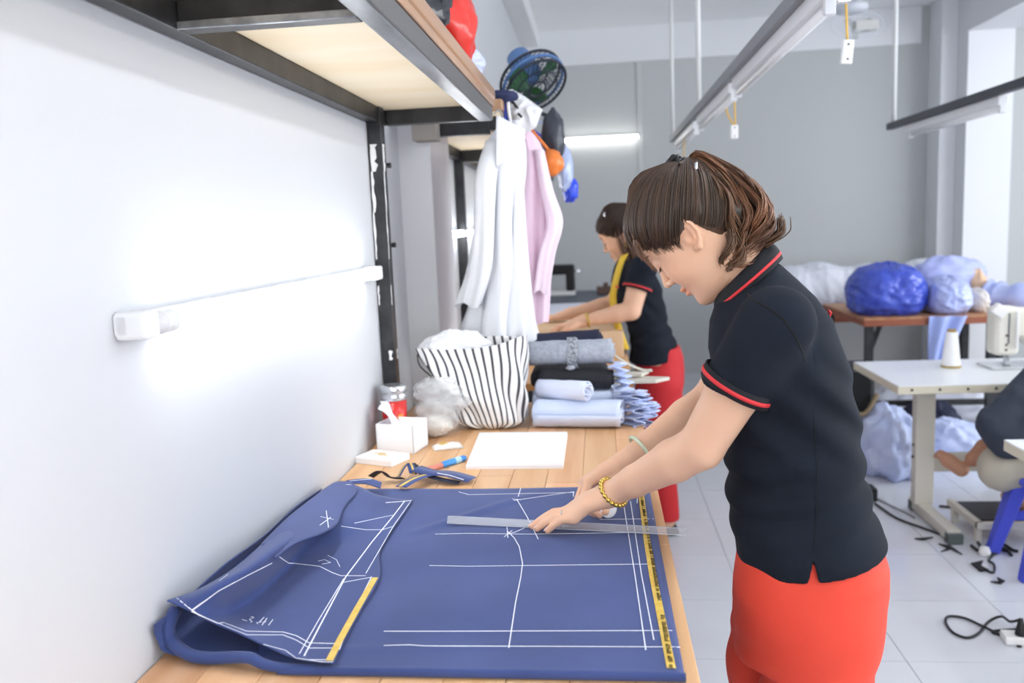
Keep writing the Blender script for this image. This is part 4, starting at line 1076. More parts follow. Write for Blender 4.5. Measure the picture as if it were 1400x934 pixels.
def extra1(root, hair, H, F):
    R = np.random.default_rng(4)
    inner = [(.222, 1.612), (.210, 1.605), (.196, 1.565), (.192, 1.516), (.178, 1.464), (.160, 1.430), (.150, 1.412)]
    outer = [(.222, 1.618), (.196, 1.641), (.150, 1.617), (.105, 1.582), (.080, 1.535), (.080, 1.490), (.098, 1.452), (.118, 1.428)]
    pi = catmull([(a, 0, c) for a, c in inner], 8); po = catmull([(a, 0, c) for a, c in outer], 7)
    def samp(P, t): x = t*(len(P)-1); i = min(int(x), len(P)-2); return P[i].lerp(P[i+1], x-i)
    b = B(); paths = []; tints = []
    for L in range(96):
        w = R.random()**.8*1.08; yy = R.uniform(-1, 1); ph = R.uniform(0, 6.28); fr = R.uniform(1.7, 2.9); am = R.uniform(.009, .021); ln = R.uniform(.80, 1.0)
        ylat = .062*yy*(1-.35*abs(w-.5)); v0 = R.uniform(.8, 2.0); ns = 16
        for k in range(ns):
            oy = R.normal()*.0036; ow = R.normal()*.05; r2 = R.normal()*.2; P = []
            for i in range(22):
                t = i/21*ln; q = samp(pi, t).lerp(samp(po, t), min(1.05, max(-.05, w+ow*t))); g = min(1, t*3.2)
                am_ = am*(.35+.9*t); sp = math.sin(ph+fr*6.28*t+r2)*am_*g; cp = math.cos(ph+fr*6.28*t+r2)*am_*g
                P.append(Vector(F.w((q.x+sp*.8, ylat*g+oy*g+cp, q.z+sp*.35))))
            v = v0*R.uniform(.65, 1.4); red = R.uniform(.98, 1.18)+.12*(w > .6)  # outer locks redder: light on the top of the ponytail, put into the tint
            paths.append(P); tints.append((v*red, v*.98, v*.88, 1))
    # the flick at the nape
    for k in range(60):
        P = []; e = R.normal(size=3)*.004; s = R.uniform(.8, 1.08)
        fl = catmull([(.12, 0, 1.475), (.098, .02, 1.468), (.072, .03, 1.474), (.052, .033, 1.490), (.050, .033, 1.508), (.058-.006*s, .033, 1.516)], 5)
        for i, q in enumerate(fl[:int(len(fl)*min(1, s))]): P.append(Vector(F.w((q.x+e[0]+R.normal()*.0003, q.y+e[1]*2, q.z+e[2]))))
        v = R.uniform(.6, 1.3); paths.append(P); tints.append((v*1.1, v, v*.9, 1))
    tube_strands(b, paths, .00125, tints, 4)
    strands_build(b, 'ponytail', hair_dk, hair)
    # wisps of fringe
    b = B(); paths = []; tints = []
    for k in range(150):
        y = R.uniform(-.055, .068); z0 = .115-.35*abs(y); x0 = .088-.3*abs(y)
        dr = R.uniform(.030, .075); P = []
        for i in range(10):
            t = i/9; P.append(Vector(H.w((.062+.042*math.sin(t*1.35)-.30*abs(y)*(1-.2*t)+.002*R.normal(), y*(1+.25*t)+.006*math.sin(3*t+k), z0-dr*t*t-.022*t))))
        v = R.uniform(.9, 2.0); paths.append(P); tints.append((v*1.25, v, v*.8, 1))
    tube_strands(b, paths, .0007, tints, 3, .2)
    strands_build(b, 'fringe', hair_dk, hair)
    # short loose hairs along the hairline and temple
    b = B(); paths = []; tints = []
    for k in range(620):
        sgn = 1 if R.random() < .7 else -1; ay = R.random(); x0 = .090-.070*ay**1.5; y0 = sgn*.074*ay; z0 = .092-.078*ay**1.7+.004*R.normal()
        L_ = R.uniform(.008, .028); a0 = R.normal()*.25; P = []
        d0 = np.array([x0, y0, z0])-np.array((-.012, 0, .045)); d0 /= np.linalg.norm(d0)
        for i in range(5):
            t = i/4; q = np.array([x0+.3*L_*t*(1-ay), y0, z0])+d0*.004*(1-t)+np.array([.45*math.sin(a0)+.25, 0, -.9])*L_*t; dd = float(smooth_skull(q[None])[0]); q = q+d0*max(0., .0012-dd)-d0*max(0., dd-.004)
            P.append(Vector(H.w(q)))
        v = R.uniform(.7, 1.6); paths.append(P); tints.append((v*1.1, v, v*.9, 1))
    tube_strands(b, paths, .0007, tints, 3, .2); strands_build(b, 'baby_hair', hair_dk, hair)
    # scrunchie
    c = F.w((.219, 0, 1.617)); ax = unit(F.w((.207, 0, 1.640))-F.w((.222, 0, 1.600))); u = unit(np.cross(ax, F.l)); vv = np.cross(ax, u)
    P = [Vector(c+(u*math.cos(2*math.pi*i/64)+vv*math.sin(2*math.pi*i/64))*(.0250+.0028*math.sin(i*1.9))+ax*.003*math.sin(i*2.7)) for i in range(65)]
    B().tube(P, [.0125+.003*math.sin(i*2.2) for i in range(65)], 10).build('scrunchie', blackp, hair, smooth=True)
    q = F.w((.2, .055, 1.598)); B().tube([Vector(q), Vector(q+np.array([.003, -.002, .012])), Vector(q+np.array([.004, 0, .022]))], [.003, .0042, .0025], 8).build('hair_clip', chrome, hair, smooth=True)
    face_bits(root, H)
    # gold chain bracelet, jade bracelet, finger ring
    d = unit(E1-W1); c = W1+d*.012; u = unit(np.cross(d, [0, 0, 1])); v = np.cross(d, u); b = B()
    P = [Vector(c+(u*math.cos(2*math.pi*i/40)+v*math.sin(2*math.pi*i/40))*.0295+d*.006*math.sin(2*math.pi*i/40)) for i in range(41)]
    b.tube(P, .0028, 8)
    for i in range(0, 40, 2): b.blob(P[i], (.0052, .0052, .0052), 8, 6)
    b.build('bracelet', gold_m, root, smooth=True)
    d = unit(E2-W2); c = W2+d*.052; u = unit(np.cross(d, [0, 0, 1])); v = np.cross(d, u)
    B().tube([Vector(c+(u*math.cos(2*math.pi*i/40)+v*math.sin(2*math.pi*i/40))*.036) for i in range(41)], .0042, 10).build('bracelet', mat('jade', '#cfd8bd', .2), root, smooth=True)
    pts = LH['fingers'][2][0]; d = unit(pts[1]-pts[0]); c = pts[0]+d*.014; u = unit(np.cross(d, [0, 0, 1])); v = np.cross(d, u)
    B().tube([Vector(c+(u*math.cos(2*math.pi*i/24)+v*math.sin(2*math.pi*i/24))*.0098) for i in range(25)], .0014, 8).build('finger_ring', chrome, root, smooth=True)
    nail = mat('nail', '#f0c9b8', .25)
    for tps, hd in ((LT, LH), (RT, RH)):
        for fi, tp in zip(hd['fingers'][:4], tps):
            d = unit(fi[0][3]-fi[0][2]); n_ = unit(np.array([0, 0, 1])-d*d[2]); s_ = np.cross(d, n_); cc = tp+n_*.0052+d*.001
            B().grid(lambda a, c_: Vector(cc+d*(c_-.6)*.011+s_*(a-.5)*.0085*(1-.3*c_*c_)+n_*(.0012-.006*(a-.5)**2)), 6, 6).build('fingernail', nail, root, smooth=True, solid=.0006)
    # small red print between the shoulder blades
    q = F.w((-.0335, -.0, 1.338)); B().box(q, (.003, .05, .012), rz=-math.radians(10), ry=.35).build('back_print', red_m, root, bevel=.001)
def face_bits(root, H, s=1):
    lash = mat('eyelash', '#231a17', .6); brow = mat('eyebrow', '#5b4436', .8)
    for sd in (1, -1):
        B().tube([Vector(H.w(x)) for x in ((.0795, sd*.0455, .0105), (.0875, sd*.041, .0070), (.0925, sd*.0325, .0060), (.0925, sd*.024, .0080), (.090, sd*.018, .0110))], [.0005, .0012, .0015, .0012, .0006], 6).build('eyelashes', lash, root, smooth=True)
        for k in range(6):
            a = np.array([.0915-.0022*abs(k-3), sd*(.040-.003*k), .0062]); B().tube([Vector(H.w(a)), Vector(H.w(a+np.array([.004, sd*.001, -.002]))), Vector(H.w(a+np.array([.007, sd*.002, -.001])))], [.0004, .0003, .0001], 4).build('lash', lash, root)
        B().tube([Vector(H.w(x)) for x in ((.0965, sd*.014, .0375), (.0955, sd*.026, .0410), (.090, sd*.040, .0415), (.080, sd*.050, .0370))], [.0012, .0022, .002, .0006], 8, flat=.6).build('eyebrow', brow, root, smooth=True)

person(dict(frame=F1, head=H1, h=.0028, seed=1, label='woman in navy polo and red trousers with a wavy ponytail marking the cloth', arms=arms1,
    box=((-.17, 1.30, 0), (.62, 1.96, 1.66)),
    neck=[(.098, 0, 1.398), (.116, 0, 1.435), (.152, 0, 1.478)],
    torso=[(.85, .128, -.140, .178), (.92, .137, -.138, .177), (.97, .148, -.116, .165), (1.04, .150, -.099, .154), (1.11, .151, -.093, .150), (1.17, .160, -.083, .152), (1.23, .170, -.072, .158),
           (1.28, .181, -.058, .152), (1.33, .178, -.040, .130), (1.37, .163, -.012, .098), (1.40, .146, .018, .075), (1.43, .138, .050, .058), (1.452, .125, .078, .04)],
    pelvis=[(.70, .135, -.110, .165), (.76, .140, -.128, .176), (.83, .140, -.140, .178), (.87, .135, -.141, .174), (.93, .130, -.125, .160), (.96, .13, -.11, .15)],
    hips=[(.0, .085, .8), (.03, -.085, .8)],
    legs=[([(-.018, .088, .78), (-.004, .09, .60), (.02, .09, .46), (-.02, .09, .09)], [.100, .094, .072, .062]), ([(.040, -.085, .78), (.054, -.088, .60), (.07, -.09, .46), (.04, -.09, .09)], [.100, .096, .072, .062])],
    waist=1.02, hem=.895,
    collar=(((.070, 1.472), (.166, 1.374), .060), ((.048, 1.442), (.168, 1.338), .080)),
    pony_base=(-.0815, 0, .096), nstrand=1500, pony_core=([(.218, 0, 1.608), (.190, 0, 1.605), (.155, 0, 1.570), (.130, 0, 1.53), (.122, 0, 1.495)], [.016, .026, .034, .036, .024]), extra=extra1))
# seams of the polo shirt: armhole, shoulder and side
W1_ROOT = [o for o in COL.objects if o.name == 'person'][0]
pol = [o for o in COL.objects if o.parent == W1_ROOT and o.name.startswith('polo_shirt')][0]; me_ = pol.data
nv_ = len(me_.vertices); cv = np.empty(nv_*3, dtype=np.float32); me_.vertices.foreach_get('co', cv); cv = cv.reshape(-1, 3)+np.array(W1_ROOT.location, dtype=np.float32)
nq = len(me_.polygons); lv = np.empty(nq*4, dtype=np.int32); me_.loops.foreach_get('vertex_index', lv)
pol_bvh = BVHTree.FromPolygons(cv.tolist(), lv.reshape(-1, 4).tolist())
seam = mat('seam_thread', '#07090d', .9)
for l, w in (([(1018, 398), (1030, 410), (1050, 421), (1070, 436), (1086, 458), (1098, 482), (1101, 496)], .0035), ([(1024, 404), (1040, 388), (1056, 368)], .0016), ([(1112, 560), (1117, 640), (1116, 700), (1113, 752)], .0016)):
    chalk_line(l, [pol_bvh], w, seam, 'seam', pol, lift=.0004, step=5.)
# tailor's chalk in her fingers
q = Vector((.004, 1.676, .9375)); b = B()
b.lathe([(.0, -.0022), (.017, -.0022), (.019, 0), (.017, .0022), (0, .0022)], (0, 0, 0), 28)
Mx = Matrix.Translation(q) @ Matrix.Rotation(math.radians(25), 4, 'Z') @ Matrix.Rotation(math.radians(78), 4, 'X')
b.v = [Mx @ Vector(p) for p in b.v]; b.solo('tailor_chalk', mat('chalk_piece', '#f5f5f7', .8), 'white round tailor chalk held above the ruler', 'chalk', smooth=True)
# ================================================================== THINGS ON AND UNDER THE SHELVES
ZB = zs+.100        # top of the shelf boards
def cloth_blob(name, label, c, r, m, cat='bag', amp=.16, ns=2.2, fine=.07, seed=0., nu=56, nv=36, flat_base=True, group=None, extra=None):
    c = Vector(c)
    def fn(d):
        k = 1+amp*nz(d.x+seed, d.y, d.z, ns)+fine*nz(d.x, d.y+seed, d.z, ns*3.1)+fine*.5*nz(d.x, d.y, d.z+seed, ns*7)
        return k
    b = B().blob(c, r, nu, nv, fn)
    if flat_base: b.v = [Vector((p[0], p[1], max(p[2], c.z-r[2]*.86))) for p in b.v]
    return b.solo(name, m, label, cat, group, smooth=True)
black_bag = mat('black_film', '#2a2c31', .22, spec=.7)
red_bag = mat('red_film', '#e23a30', .3, spec=.6)
zb = lambda r: ZB+r*.86+.0005
cloth_blob('plastic_bag', 'black plastic bag on the wall shelf near the red bag', (-.46, 1.95, zb(.16)), (.15, .17, .16), black_bag, ns=3, fine=.09)
cloth_blob('plastic_bag', 'red plastic bag on the edge of the wall shelf', (-.405, 2.27, zb(.15)), (.105, .13, .15), red_bag, ns=2.0, amp=.2, seed=3)
cloth_blob('cloth_bundle', 'pale blue cloth bundle behind the red plastic bag', (-.40, 2.50, zb(.055)), (.085, .09, .055), mat('lilac_blue_cloth', '#c9d2f2', .8), 'cloth', seed=5)

# fan lying on the farther shelf
fc = Vector(ony(729, 112, 3.62)); t = thing('desk_fan', 'dark blue table fan lying on the farther shelf', 'fan', (-.33, 3.6, ZB))
fan_b = mat('fan_blue', '#5f86bf', .4); fan_d = mat('fan_dark', '#2b3340', .4); fan_g = mat('fan_green', '#2f6b3f', .5)
R_f = Vector((-.42, .50, .75)).to_track_quat('Z', 'Y').to_matrix()
def ring3(r, dz, tube_r, name, m, n=40):
    B().tube([fc+R_f @ Vector((r*math.cos(2*math.pi*i/n), r*math.sin(2*math.pi*i/n), dz)) for i in range(n+1)], tube_r, 8).build(name, m, t, smooth=True)
ring3(.135, 0, .007, 'rim', fan_b); ring3(.135, .03, .006, 'rim', fan_d); ring3(.135, -.03, .006, 'rim', fan_d); ring3(.09, .042, .003, 'rim', fan_d); ring3(.09, -.042, .003, 'rim', fan_d)
for s in (1, -1):
    b = B()
    for i in range(36):
        a = 2*math.pi*i/36; P = [fc+R_f @ Vector((r*math.cos(a+.25*k), r*math.sin(a+.25*k), s*(.045 if k < 2 else .03))) for k, r in enumerate((.035, .09, .133))]
        b.tube(P, .0019, 5)
    b.tube([fc+R_f @ Vector((.036*math.cos(2*math.pi*i/24), .036*math.sin(2*math.pi*i/24), s*.045)) for i in range(25)], .004, 6)
    b.build('guard', fan_d, t)
for k in range(3):
    a0 = k*2.094
    def bl(u, v, a0=a0):
        a = a0+(u-.5)*1.25*(1-.2*v); r = .03+.09*v; return fc+R_f @ Vector((r*math.cos(a), r*math.sin(a), (u-.5)*.045))
    B().grid(bl, 8, 6).build('blade', fan_g, t, smooth=True, solid=.003)
B().tube([fc+R_f @ Vector((0, 0, .03)), fc+R_f @ Vector((0, 0, .06)), fc+R_f @ Vector((0, 0, .16)), fc+R_f @ Vector((0, 0, .175))], [.05, .058, .05, .03], 20).build('motor_housing', fan_b, t, smooth=True)
st = fc+R_f @ Vector((0, 0, .06)); B().tube(catmull([st, st+Vector((-.10, -.03, -.12)), Vector((-.42, 3.40, ZB+.045))], 6), .018, 12).build('neck', fan_d, t, smooth=True)
B().lathe([(.0, 0), (.075, 0), (.085, .008), (.075, .03), (.035, .045), (0, .045)], (-.43, 3.38, ZB+.001), 28).build('base', fan_d, t, smooth=True)

# white printed plastic bag hanging over the shelf edge, with orange and blue bags behind it
wfilm = mat('white_film', '#e9e9ea', .3, spec=.6)
t = thing('plastic_bag', 'white plastic bag with black print hanging off the shelf edge above the pink shirt', 'bag', (-.25, 2.98, 1.78))
OUT = [ony(x, y, 3.0) for x, y in ((688, 124), (700, 122), (718, 132), (742, 150), (739, 158), (733, 174), (724, 180), (714, 184), (704, 178), (696, 164), (688, 146))]
oc = sum(OUT, Vector())/len(OUT)
def hb(u, v, side=-1):
    x = u*len(OUT); a_, b_ = OUT[int(x) % len(OUT)], OUT[(int(x)+1) % len(OUT)]; e = a_.lerp(b_, x-int(x)); p = oc.lerp(e, v)
    return Vector((p.x, 3.0+side*.045*max(0, 1-v**2.5)**.6*(1+.35*ridge((p.x*9, side, p.z*9), 3)), p.z))
b = B().grid(lambda u, v: hb(u, .02+.98*v, -1), 66, 16, True); b.grid(lambda u, v: hb(u, .02+.98*v, 1), 66, 16, True); b.build('bag_film', wfilm, t, smooth=True)
for px, py, ang in ((701, 140, .7), (706, 146, .9), (711, 158, .8)):
    p = ony(px, py, 2.95); B().box((p.x, 2.945, p.z), (.020, .004, .008), ry=ang).build('print_mark', blackp, t, bevel=.001)
B().tube(catmull([(-.275, 2.94, 1.97), (-.29, 2.9, 1.94), (-.283, 2.9, 1.86), (-.268, 2.91, 1.80)], 6), .006, 8).build('handle_string', wfilm, t, smooth=True)
B().blob((-.31, 2.905, 1.955), (.055, .03, .022), 20, 14, lambda d: 1+.2*nz(d.x, d.y, d.z, 3)).solo('cloth_scrap', mat('navy_scrap', '#2a3358', .7), 'dark navy cloth scrap at the end of the first shelf', 'cloth', smooth=True)
B().grid(lambda u, v: (-.300+.022*(u-.5)+.006*math.sin(4*v), 2.90+.004*math.sin(6*u), 1.945-.125*v*(1-.25*abs(u-.4))), 8, 12).solo('blue_ribbon', mat('royal_blue', '#3148b0', .5), 'royal blue ribbon hanging at the shelf end', 'ribbon', smooth=True, solid=.003)
B().tube([(-.17, 3.28, 1.79), (-.24, 3.28, 1.88), (-.30, 3.28, 1.95)], .006, 6).blob((-.17, 3.28, 1.755), (.045, .06, .05), 26, 18, lambda d: 1+.18*nz(d.x, d.y, d.z, 2.5)).solo('plastic_bag', mat('orange_film', '#f0853a', .35), 'orange plastic bag hanging behind the pink shirt', 'bag', smooth=True)
B().tube([(-.165, 3.34, 1.93), (-.23, 3.34, 1.96), (-.31, 3.34, 1.948)], .008, 6).blob((-.165, 3.34, 1.86), (.045, .05, .10), 26, 18, lambda d: 1+.18*nz(d.x+2, d.y, d.z, 2.5)).solo('plastic_bag', mat('charcoal_film', '#3a3f4a', .35), 'charcoal bag hanging above the orange bag', 'bag', smooth=True)
B().tube([(-.13, 3.5, 1.83), (-.2, 3.5, 1.93), (-.30, 3.5, 1.948)], .006, 6).blob((-.13, 3.5, 1.75), (.035, .06, .09), 26, 18, lambda d: 1+.2*nz(d.x+4, d.y, d.z, 3)).solo('plastic_bag', mat('ice_blue_film', '#b5c3e6', .3), 'ice blue bag hanging left of the back tube lamp', 'bag', smooth=True)
B().tube([(-.115, 3.62, 1.71), (-.2, 3.62, 1.87), (-.298, 3.62, 1.948)], .005, 6).blob((-.115, 3.62, 1.665), (.035, .05, .055), 26, 18, lambda d: 1+.2*nz(d.x+6, d.y, d.z, 3)).solo('plastic_bag', mat('bright_blue_film', '#2f50e0', .35), 'small bright blue bag hanging below the ice blue bag', 'bag', smooth=True)

# shirts hanging from the shelf end
def shirt_loft(b, secs, n=44, fold=.006, nf=5, ph=0.):
    S = catmull([Vector((a, c, d)) for a, c, d, e, f in secs], 5); W = catmull([Vector((e, f, 0)) for a, c, d, e, f in secs], 5)
    v = []; f_ = []
    for j, (c, w) in enumerate(zip(S, W)):
        k = j/(len(S)-1)
        for i in range(n):
            a = 2*math.pi*i/n; m = 1+k*.22*math.sin(nf*a+ph+2.2*k)+k*.10*math.sin((nf*2+1)*a-3*k)
            v.append((c.x+w.x*math.cos(a)*m, c.y+w.y*math.sin(a)*m, c.z+.010*k*math.sin(3*a+ph)))
    for j in range(len(S)-1):
        for i in range(n): f_.append((j*n+i, j*n+(i+1) % n, (j+1)*n+(i+1) % n, (j+1)*n+i))
    f_.append(tuple(range(n))[::-1]); b.add(v, f_); return b
shirt_w = mat('white_shirt', '#eff1f6', .75, bump=.03, bscale=60); pink = mat('pink_shirt', '#f0d3e4', .75, bump=.03, bscale=60)
hy = 2.82
def hx(px, py, y=hy): p = ony(px, py, y); return p.x, p.z
def sec(l, r, py, y, d):
    a = ony(l, py, y); c = ony(r, py, y); return ((a.x+c.x)/2, y, (a.z+c.z)/2, (c.x-a.x)/2, d)
t = thing('hanging_shirt', 'white shirt hanging from the shelf end', 'shirt', (-.3, hy, 1.2))
shirt_loft(B(), [sec(682, 700, 172, hy, .02), sec(668, 715, 190, hy, .07), sec(660, 718, 230, hy, .115), sec(660, 712, 300, hy, .115), sec(655, 718, 370, hy, .115), sec(640, 722, 430, hy, .12), sec(632, 728, 462, hy, .11)], ph=1).build('shirt_body', shirt_w, t, smooth=True)
shirt_loft(B(), [sec(664, 690, 192, hy-.10, .03), sec(650, 680, 240, hy-.13, .045), sec(648, 676, 310, hy-.13, .045), sec(640, 672, 370, hy-.12, .045), sec(626, 660, 416, hy-.11, .04)], nf=3, ph=2).build('sleeve', mat('white_shirt_b', '#e6e8ec', .75), t, smooth=True)
B().grid(lambda u, v: (lambda a, q: Vector((q.x, q.y, q.z)))(0, Vector((hx(686+36*u, 165+18*u+(70-58*u)*v)[0], hy-.15+.03*u-.012*math.sin(3*v), hx(686+36*u, 165+18*u+(70-58*u)*v)[1]))), 10, 8).build('collar', shirt_w, t, smooth=True, solid=.003)
shirt_loft(B(), [sec(700, 712, 165, hy-.04, .02), sec(700, 720, 330, hy-.05, .03), sec(690, 730, 440, hy-.05, .04), sec(690, 729, 463, hy-.05, .04)], nf=3, ph=.5).build('placket_side', shirt_w, t, smooth=True)
hk = B().tube(catmull([(-.305, hy, 1.80), (-.30, hy, 1.86), (-.312, hy, 1.90), (-.33, hy, 1.89)], 6), .003, 6).build('hanger_hook', chrome, t, smooth=True)
py_ = 3.08
t = thing('hanging_shirt', 'pink shirt hanging behind the white shirt', 'shirt', (-.2, py_, 1.2))
shirt_loft(B(), [sec(704, 716, 172, py_, .02), sec(706, 734, 190, py_, .06), sec(708, 748, 225, py_, .10), sec(706, 752, 280, py_, .11), sec(704, 754, 340, py_, .11), sec(706, 750, 400, py_, .10), sec(716, 746, 440, py_, .11)], ph=3).build('shirt_body', pink, t, smooth=True)
shirt_loft(B(), [sec(730, 744, 205, py_-.08, .03), sec(738, 756, 260, py_-.10, .035), sec(746, 769, 305, py_-.11, .035), sec(736, 758, 345, py_-.11, .035), sec(728, 748, 400, py_-.1, .03)], nf=3).build('sleeve', mat('pink_shirt_b', '#f4ddea', .75), t, smooth=True)
B().tube(catmull([(-.245, py_, 1.80), (-.24, py_, 1.86), (-.25, py_, 1.91), (-.27, py_, 1.90)], 6), .003, 6).build('hanger_hook', chrome, t, smooth=True)

# ================================================================== FAR CUTTING TABLE AND SECOND WOMAN
CS = .125
B().bb(-.55, .10, 3.86, 4.62, T, T+CS).solo('card_stack', mat('kraft_card', '#d8b48c', .7, color2='#e3c49f', nscale=3), 'stack of brown pattern card under the hands of the second woman', 'card', bevel=.004)
B().bb(-.60, .06, 4.70, 5.6, T, T+.10).solo('paper_stack', mat('paper_lilac', '#e4e8f6', .7), 'stack of white paper beyond the brown card', 'paper', bevel=.003)
t = thing('side_table', 'dark topped table against the grey back wall', 'table', (-.2, 7.4, 0))
B().bb(-.66, .42, 6.75, 7.9, T-.03, T).build('tabletop', mat('slate_top', '#59606c', .5), t, bevel=.003)
for x in (-.6, .36):
    for y in (6.85, 7.8): B().bb(x-.02, x+.02, y-.02, y+.02, 0, T-.03).build('leg', steel_b, t)
t = thing('sewing_machine', 'small black sewing machine on the table at the back wall', 'sewing machine', (-.40, 7.5, T))
B().bb(-.58, -.22, 7.42, 7.58, T, T+.035).build('bed', plastic_w, t, bevel=.005)
B().bb(-.30, -.22, 7.44, 7.56, T+.035, T+.26).build('column', blackp, t, bevel=.015)
B().bb(-.56, -.22, 7.45, 7.55, T+.18, T+.27).build('arm', blackp, t, bevel=.02)
B().bb(-.58, -.50, 7.44, 7.56, T+.10, T+.27).build('head', blackp, t, bevel=.015)
B().lathe([(0, 0), (.04, 0), (.04, .02), (0, .02)], (-.20, 7.5, T+.2), 20).build('handwheel', chrome, t)
t = thing('machine_motor', 'small brown motor box on the dark topped table', 'box', (.05, 7.4, T))
B().bb(-.03, .13, 7.35, 7.47, T, T+.07).build('case', mat('brown_case', '#5b463f', .5), t, bevel=.01)
B().bb(.03, .07, 7.34, 7.46, T+.07, T+.10).build('lid', mat('brown_case', '', 0), t, bevel=.005)

F2 = Frame((.272, 4.10, 0), math.radians(6))
p = ony(854, 322, 4.05)      # ear
H2 = Head(F2, tuple(F2.loc(np.array(p)[None])[0]*np.array([1, 0, 1])), math.radians(30), math.radians(4), 1.07)
H2.P0 = F2.w(F2.loc(np.array(ony(852, 322, 4.05))[None])[0]*np.array([1, 0, 1]))
def hand2(W, side):
    f = []; pal = []; zt = T+CS+.009
    for dx, dy, L in ((.088, .024, .068), (.091, .008, .074), (.086, -.008, .068), (.077, -.024, .054)):
        mc = W+np.array([-dx, side*dy*-1, -.02]); tip = mc+np.array([-L*.8, side*-dy*.2, 0]); tip[2] = zt; p1 = mc+(tip-mc)*.5+np.array([0, 0, .012])
        f.append(([mc, p1, tip], [.011, .010, .008])); pal.append(([W, mc], [.024, .014]))
    f.append(([W+np.array([-.02, -.02*side, -.01]), W+np.array([-.06, -.045*side, -.025]), W+np.array([-.09, -.05*side, -.035])], [.014, .012, .009]))
    return dict(fingers=f, palm=pal)
q = lambda px, py, y: np.array(ony(px, py, y))
S3, E3, W3 = q(878, 368, 3.93), q(862, 428, 3.88), q(798, 442, 3.88); W3[2] = T+CS+.05; E3 = q(863, 425, 3.89)
S4, E4, W4 = q(868, 372, 4.26), q(838, 415, 4.33), q(782, 443, 4.29); W4[2] = T+CS+.045
k2 = 1.16
arms2 = [dict(S=S3, E=E3, W=W3, hand=hand2(W3, 1), side=1, hem=S3+(E3-S3)*.50, hem_n=unit(E3-S3), hem_out=S3+(E3-S3)*.75, sr=(.064, .065), r=[.052, .048, .044, .041, .031, .025]),
         dict(S=S4, E=E4, W=W4, hand=hand2(W4, -1), side=-1, hem=S4+(E4-S4)*.5, hem_n=unit(E4-S4), hem_out=S4+(E4-S4)*.75, sr=(.064, .065), r=[.052, .048, .044, .041, .031, .025])]
def L2(px, py): d = _ray(px, py); t_ = (F2.P0-EYE)@F2.l/(d@F2.l); P = EYE+d*t_; r = F2.loc(P[None])[0]; return r[0], r[2]
def extra2(root, hair, H, F):
    R = np.random.default_rng(9); b = B(); paths = []; tints = []
    g0 = catmull([Vector((0, 0, 0))+Vector((L2(*a)[0], 0, L2(*a)[1])) for a in ((842, 305), (850, 312), (857, 335), (866, 360), (880, 372))], 6)
    for k in range(420):
        ox, oy, oz = R.normal(0, .016), R.normal(0, .026), R.normal(0, .010); P = []; ln = R.uniform(.75, 1)
        for i, gq in enumerate(g0[:int(len(g0)*ln)]):
            t_ = i/len(g0); s_ = min(1, t_*3+.15); P.append(Vector(F.w((gq.x-.016+ox*s_*1.2, .035*s_+oy*s_, gq.z+oz*s_))))
        v = R.uniform(.5, 1.0); k_ = R.uniform(.9, 1.8); paths.append(P); tints.append((v*k_*1.25, v*k_*.9, v*k_*.7, 1))
    tube_strands(b, paths, .0022, tints, 4); strands_build(b, 'ponytail', hair_dk, hair)
    face_bits(root, H)
    q = H.w((.02, .078, .105)); B().tube([Vector(q), Vector(q+np.array([-.006, -.004, .012])), Vector(q+np.array([-.004, -.002, .026]))], [.004, .007, .004], 8).build('hair_clip', chrome, hair, smooth=True)
    B().tube([Vector(H.w((.006, .079, -.034))), Vector(H.w((.006, .081, -.055)))], [.0025, .0035], 8).build('earring', gold_m, root, smooth=True)
    d = unit(E3-W3); c = W3+d*.02; u = unit(np.cross(d, [0, 0, 1])); v = np.cross(d, u)
    B().tube([Vector(c+(u*math.cos(2*math.pi*i/30)+v*math.sin(2*math.pi*i/30))*.034) for i in range(31)], .005, 8).build('bracelet', gold_m, root, smooth=True)
TOR2 = []
for py, fx, bx, hw in ((492, 860, 929, .18), (470, 862, 925, .178), (445, 858, 914, .155), (420, 842, 909, .152), (400, 836, 906, .152), (385, 835, 900, .135), (370, 837, 893, .10), (360, 841, 882, .08), (352, 845, 872, .06), (345, 850, 866, .045)):
    a, c = L2(fx, py), L2(bx, py); TOR2.append(((a[1]+c[1])/2, a[0], c[0], hw))
TOR2.sort()
nk = L2(858, 352); hb_ = L2(850, 340); nk2 = L2(848, 335)
c0 = L2(866, 345); c1 = L2(846, 358); c2 = L2(872, 354); c3 = L2(842, 368)
person(dict(frame=F2, head=H2, h=.005, seed=2, label='woman in navy polo with a yellow tape measure at the farther table', arms=arms2, box=((-.32, 3.68, 0), (.70, 4.55, 1.70)),
    neck=[(nk[0], 0, nk[1]), (hb_[0], 0, hb_[1]), (nk2[0], 0, nk2[1]+.01)],
    torso=TOR2, pelvis=[(.66, .11, -.11, .155), (.72, .115, -.12, .165), (.80, .115, -.124, .168), (.86, .105, -.12, .155), (.92, .08, -.10, .14)], vent=False, hips=[], fold=0,
    legs=[([(-.02, .095, .74), (-.01, .10, .58), (.0, .10, .46), (-.03, .10, .09)], [0.098, .09, .072, .06]), ([(0, -.095, .74), (.01, -.10, .58), (.02, -.10, .46), (0, -.10, .09)], [0.098, .09, .072, .06])],
    waist=1.0, hem=TOR2[0][0]+.001, collar=(((c0[0], c0[1]), (c1[0], c1[1]), .066), ((c2[0], c2[1]), (c3[0], c3[1]), .085)),
    pony_base=(-.085, 0, .06), nstrand=500, pony_core=([(L2(842, 305)[0], 0, L2(842, 305)[1]), (L2(852, 325)[0], 0, L2(852, 325)[1]), (L2(864, 352)[0], 0, L2(864, 352)[1])], [.026, .032, .02]), hair_tint=(.62, .58, .6), nape=False,
    tm=mat('deep_red_trousers', '#c2262b', .75), extra=extra2))
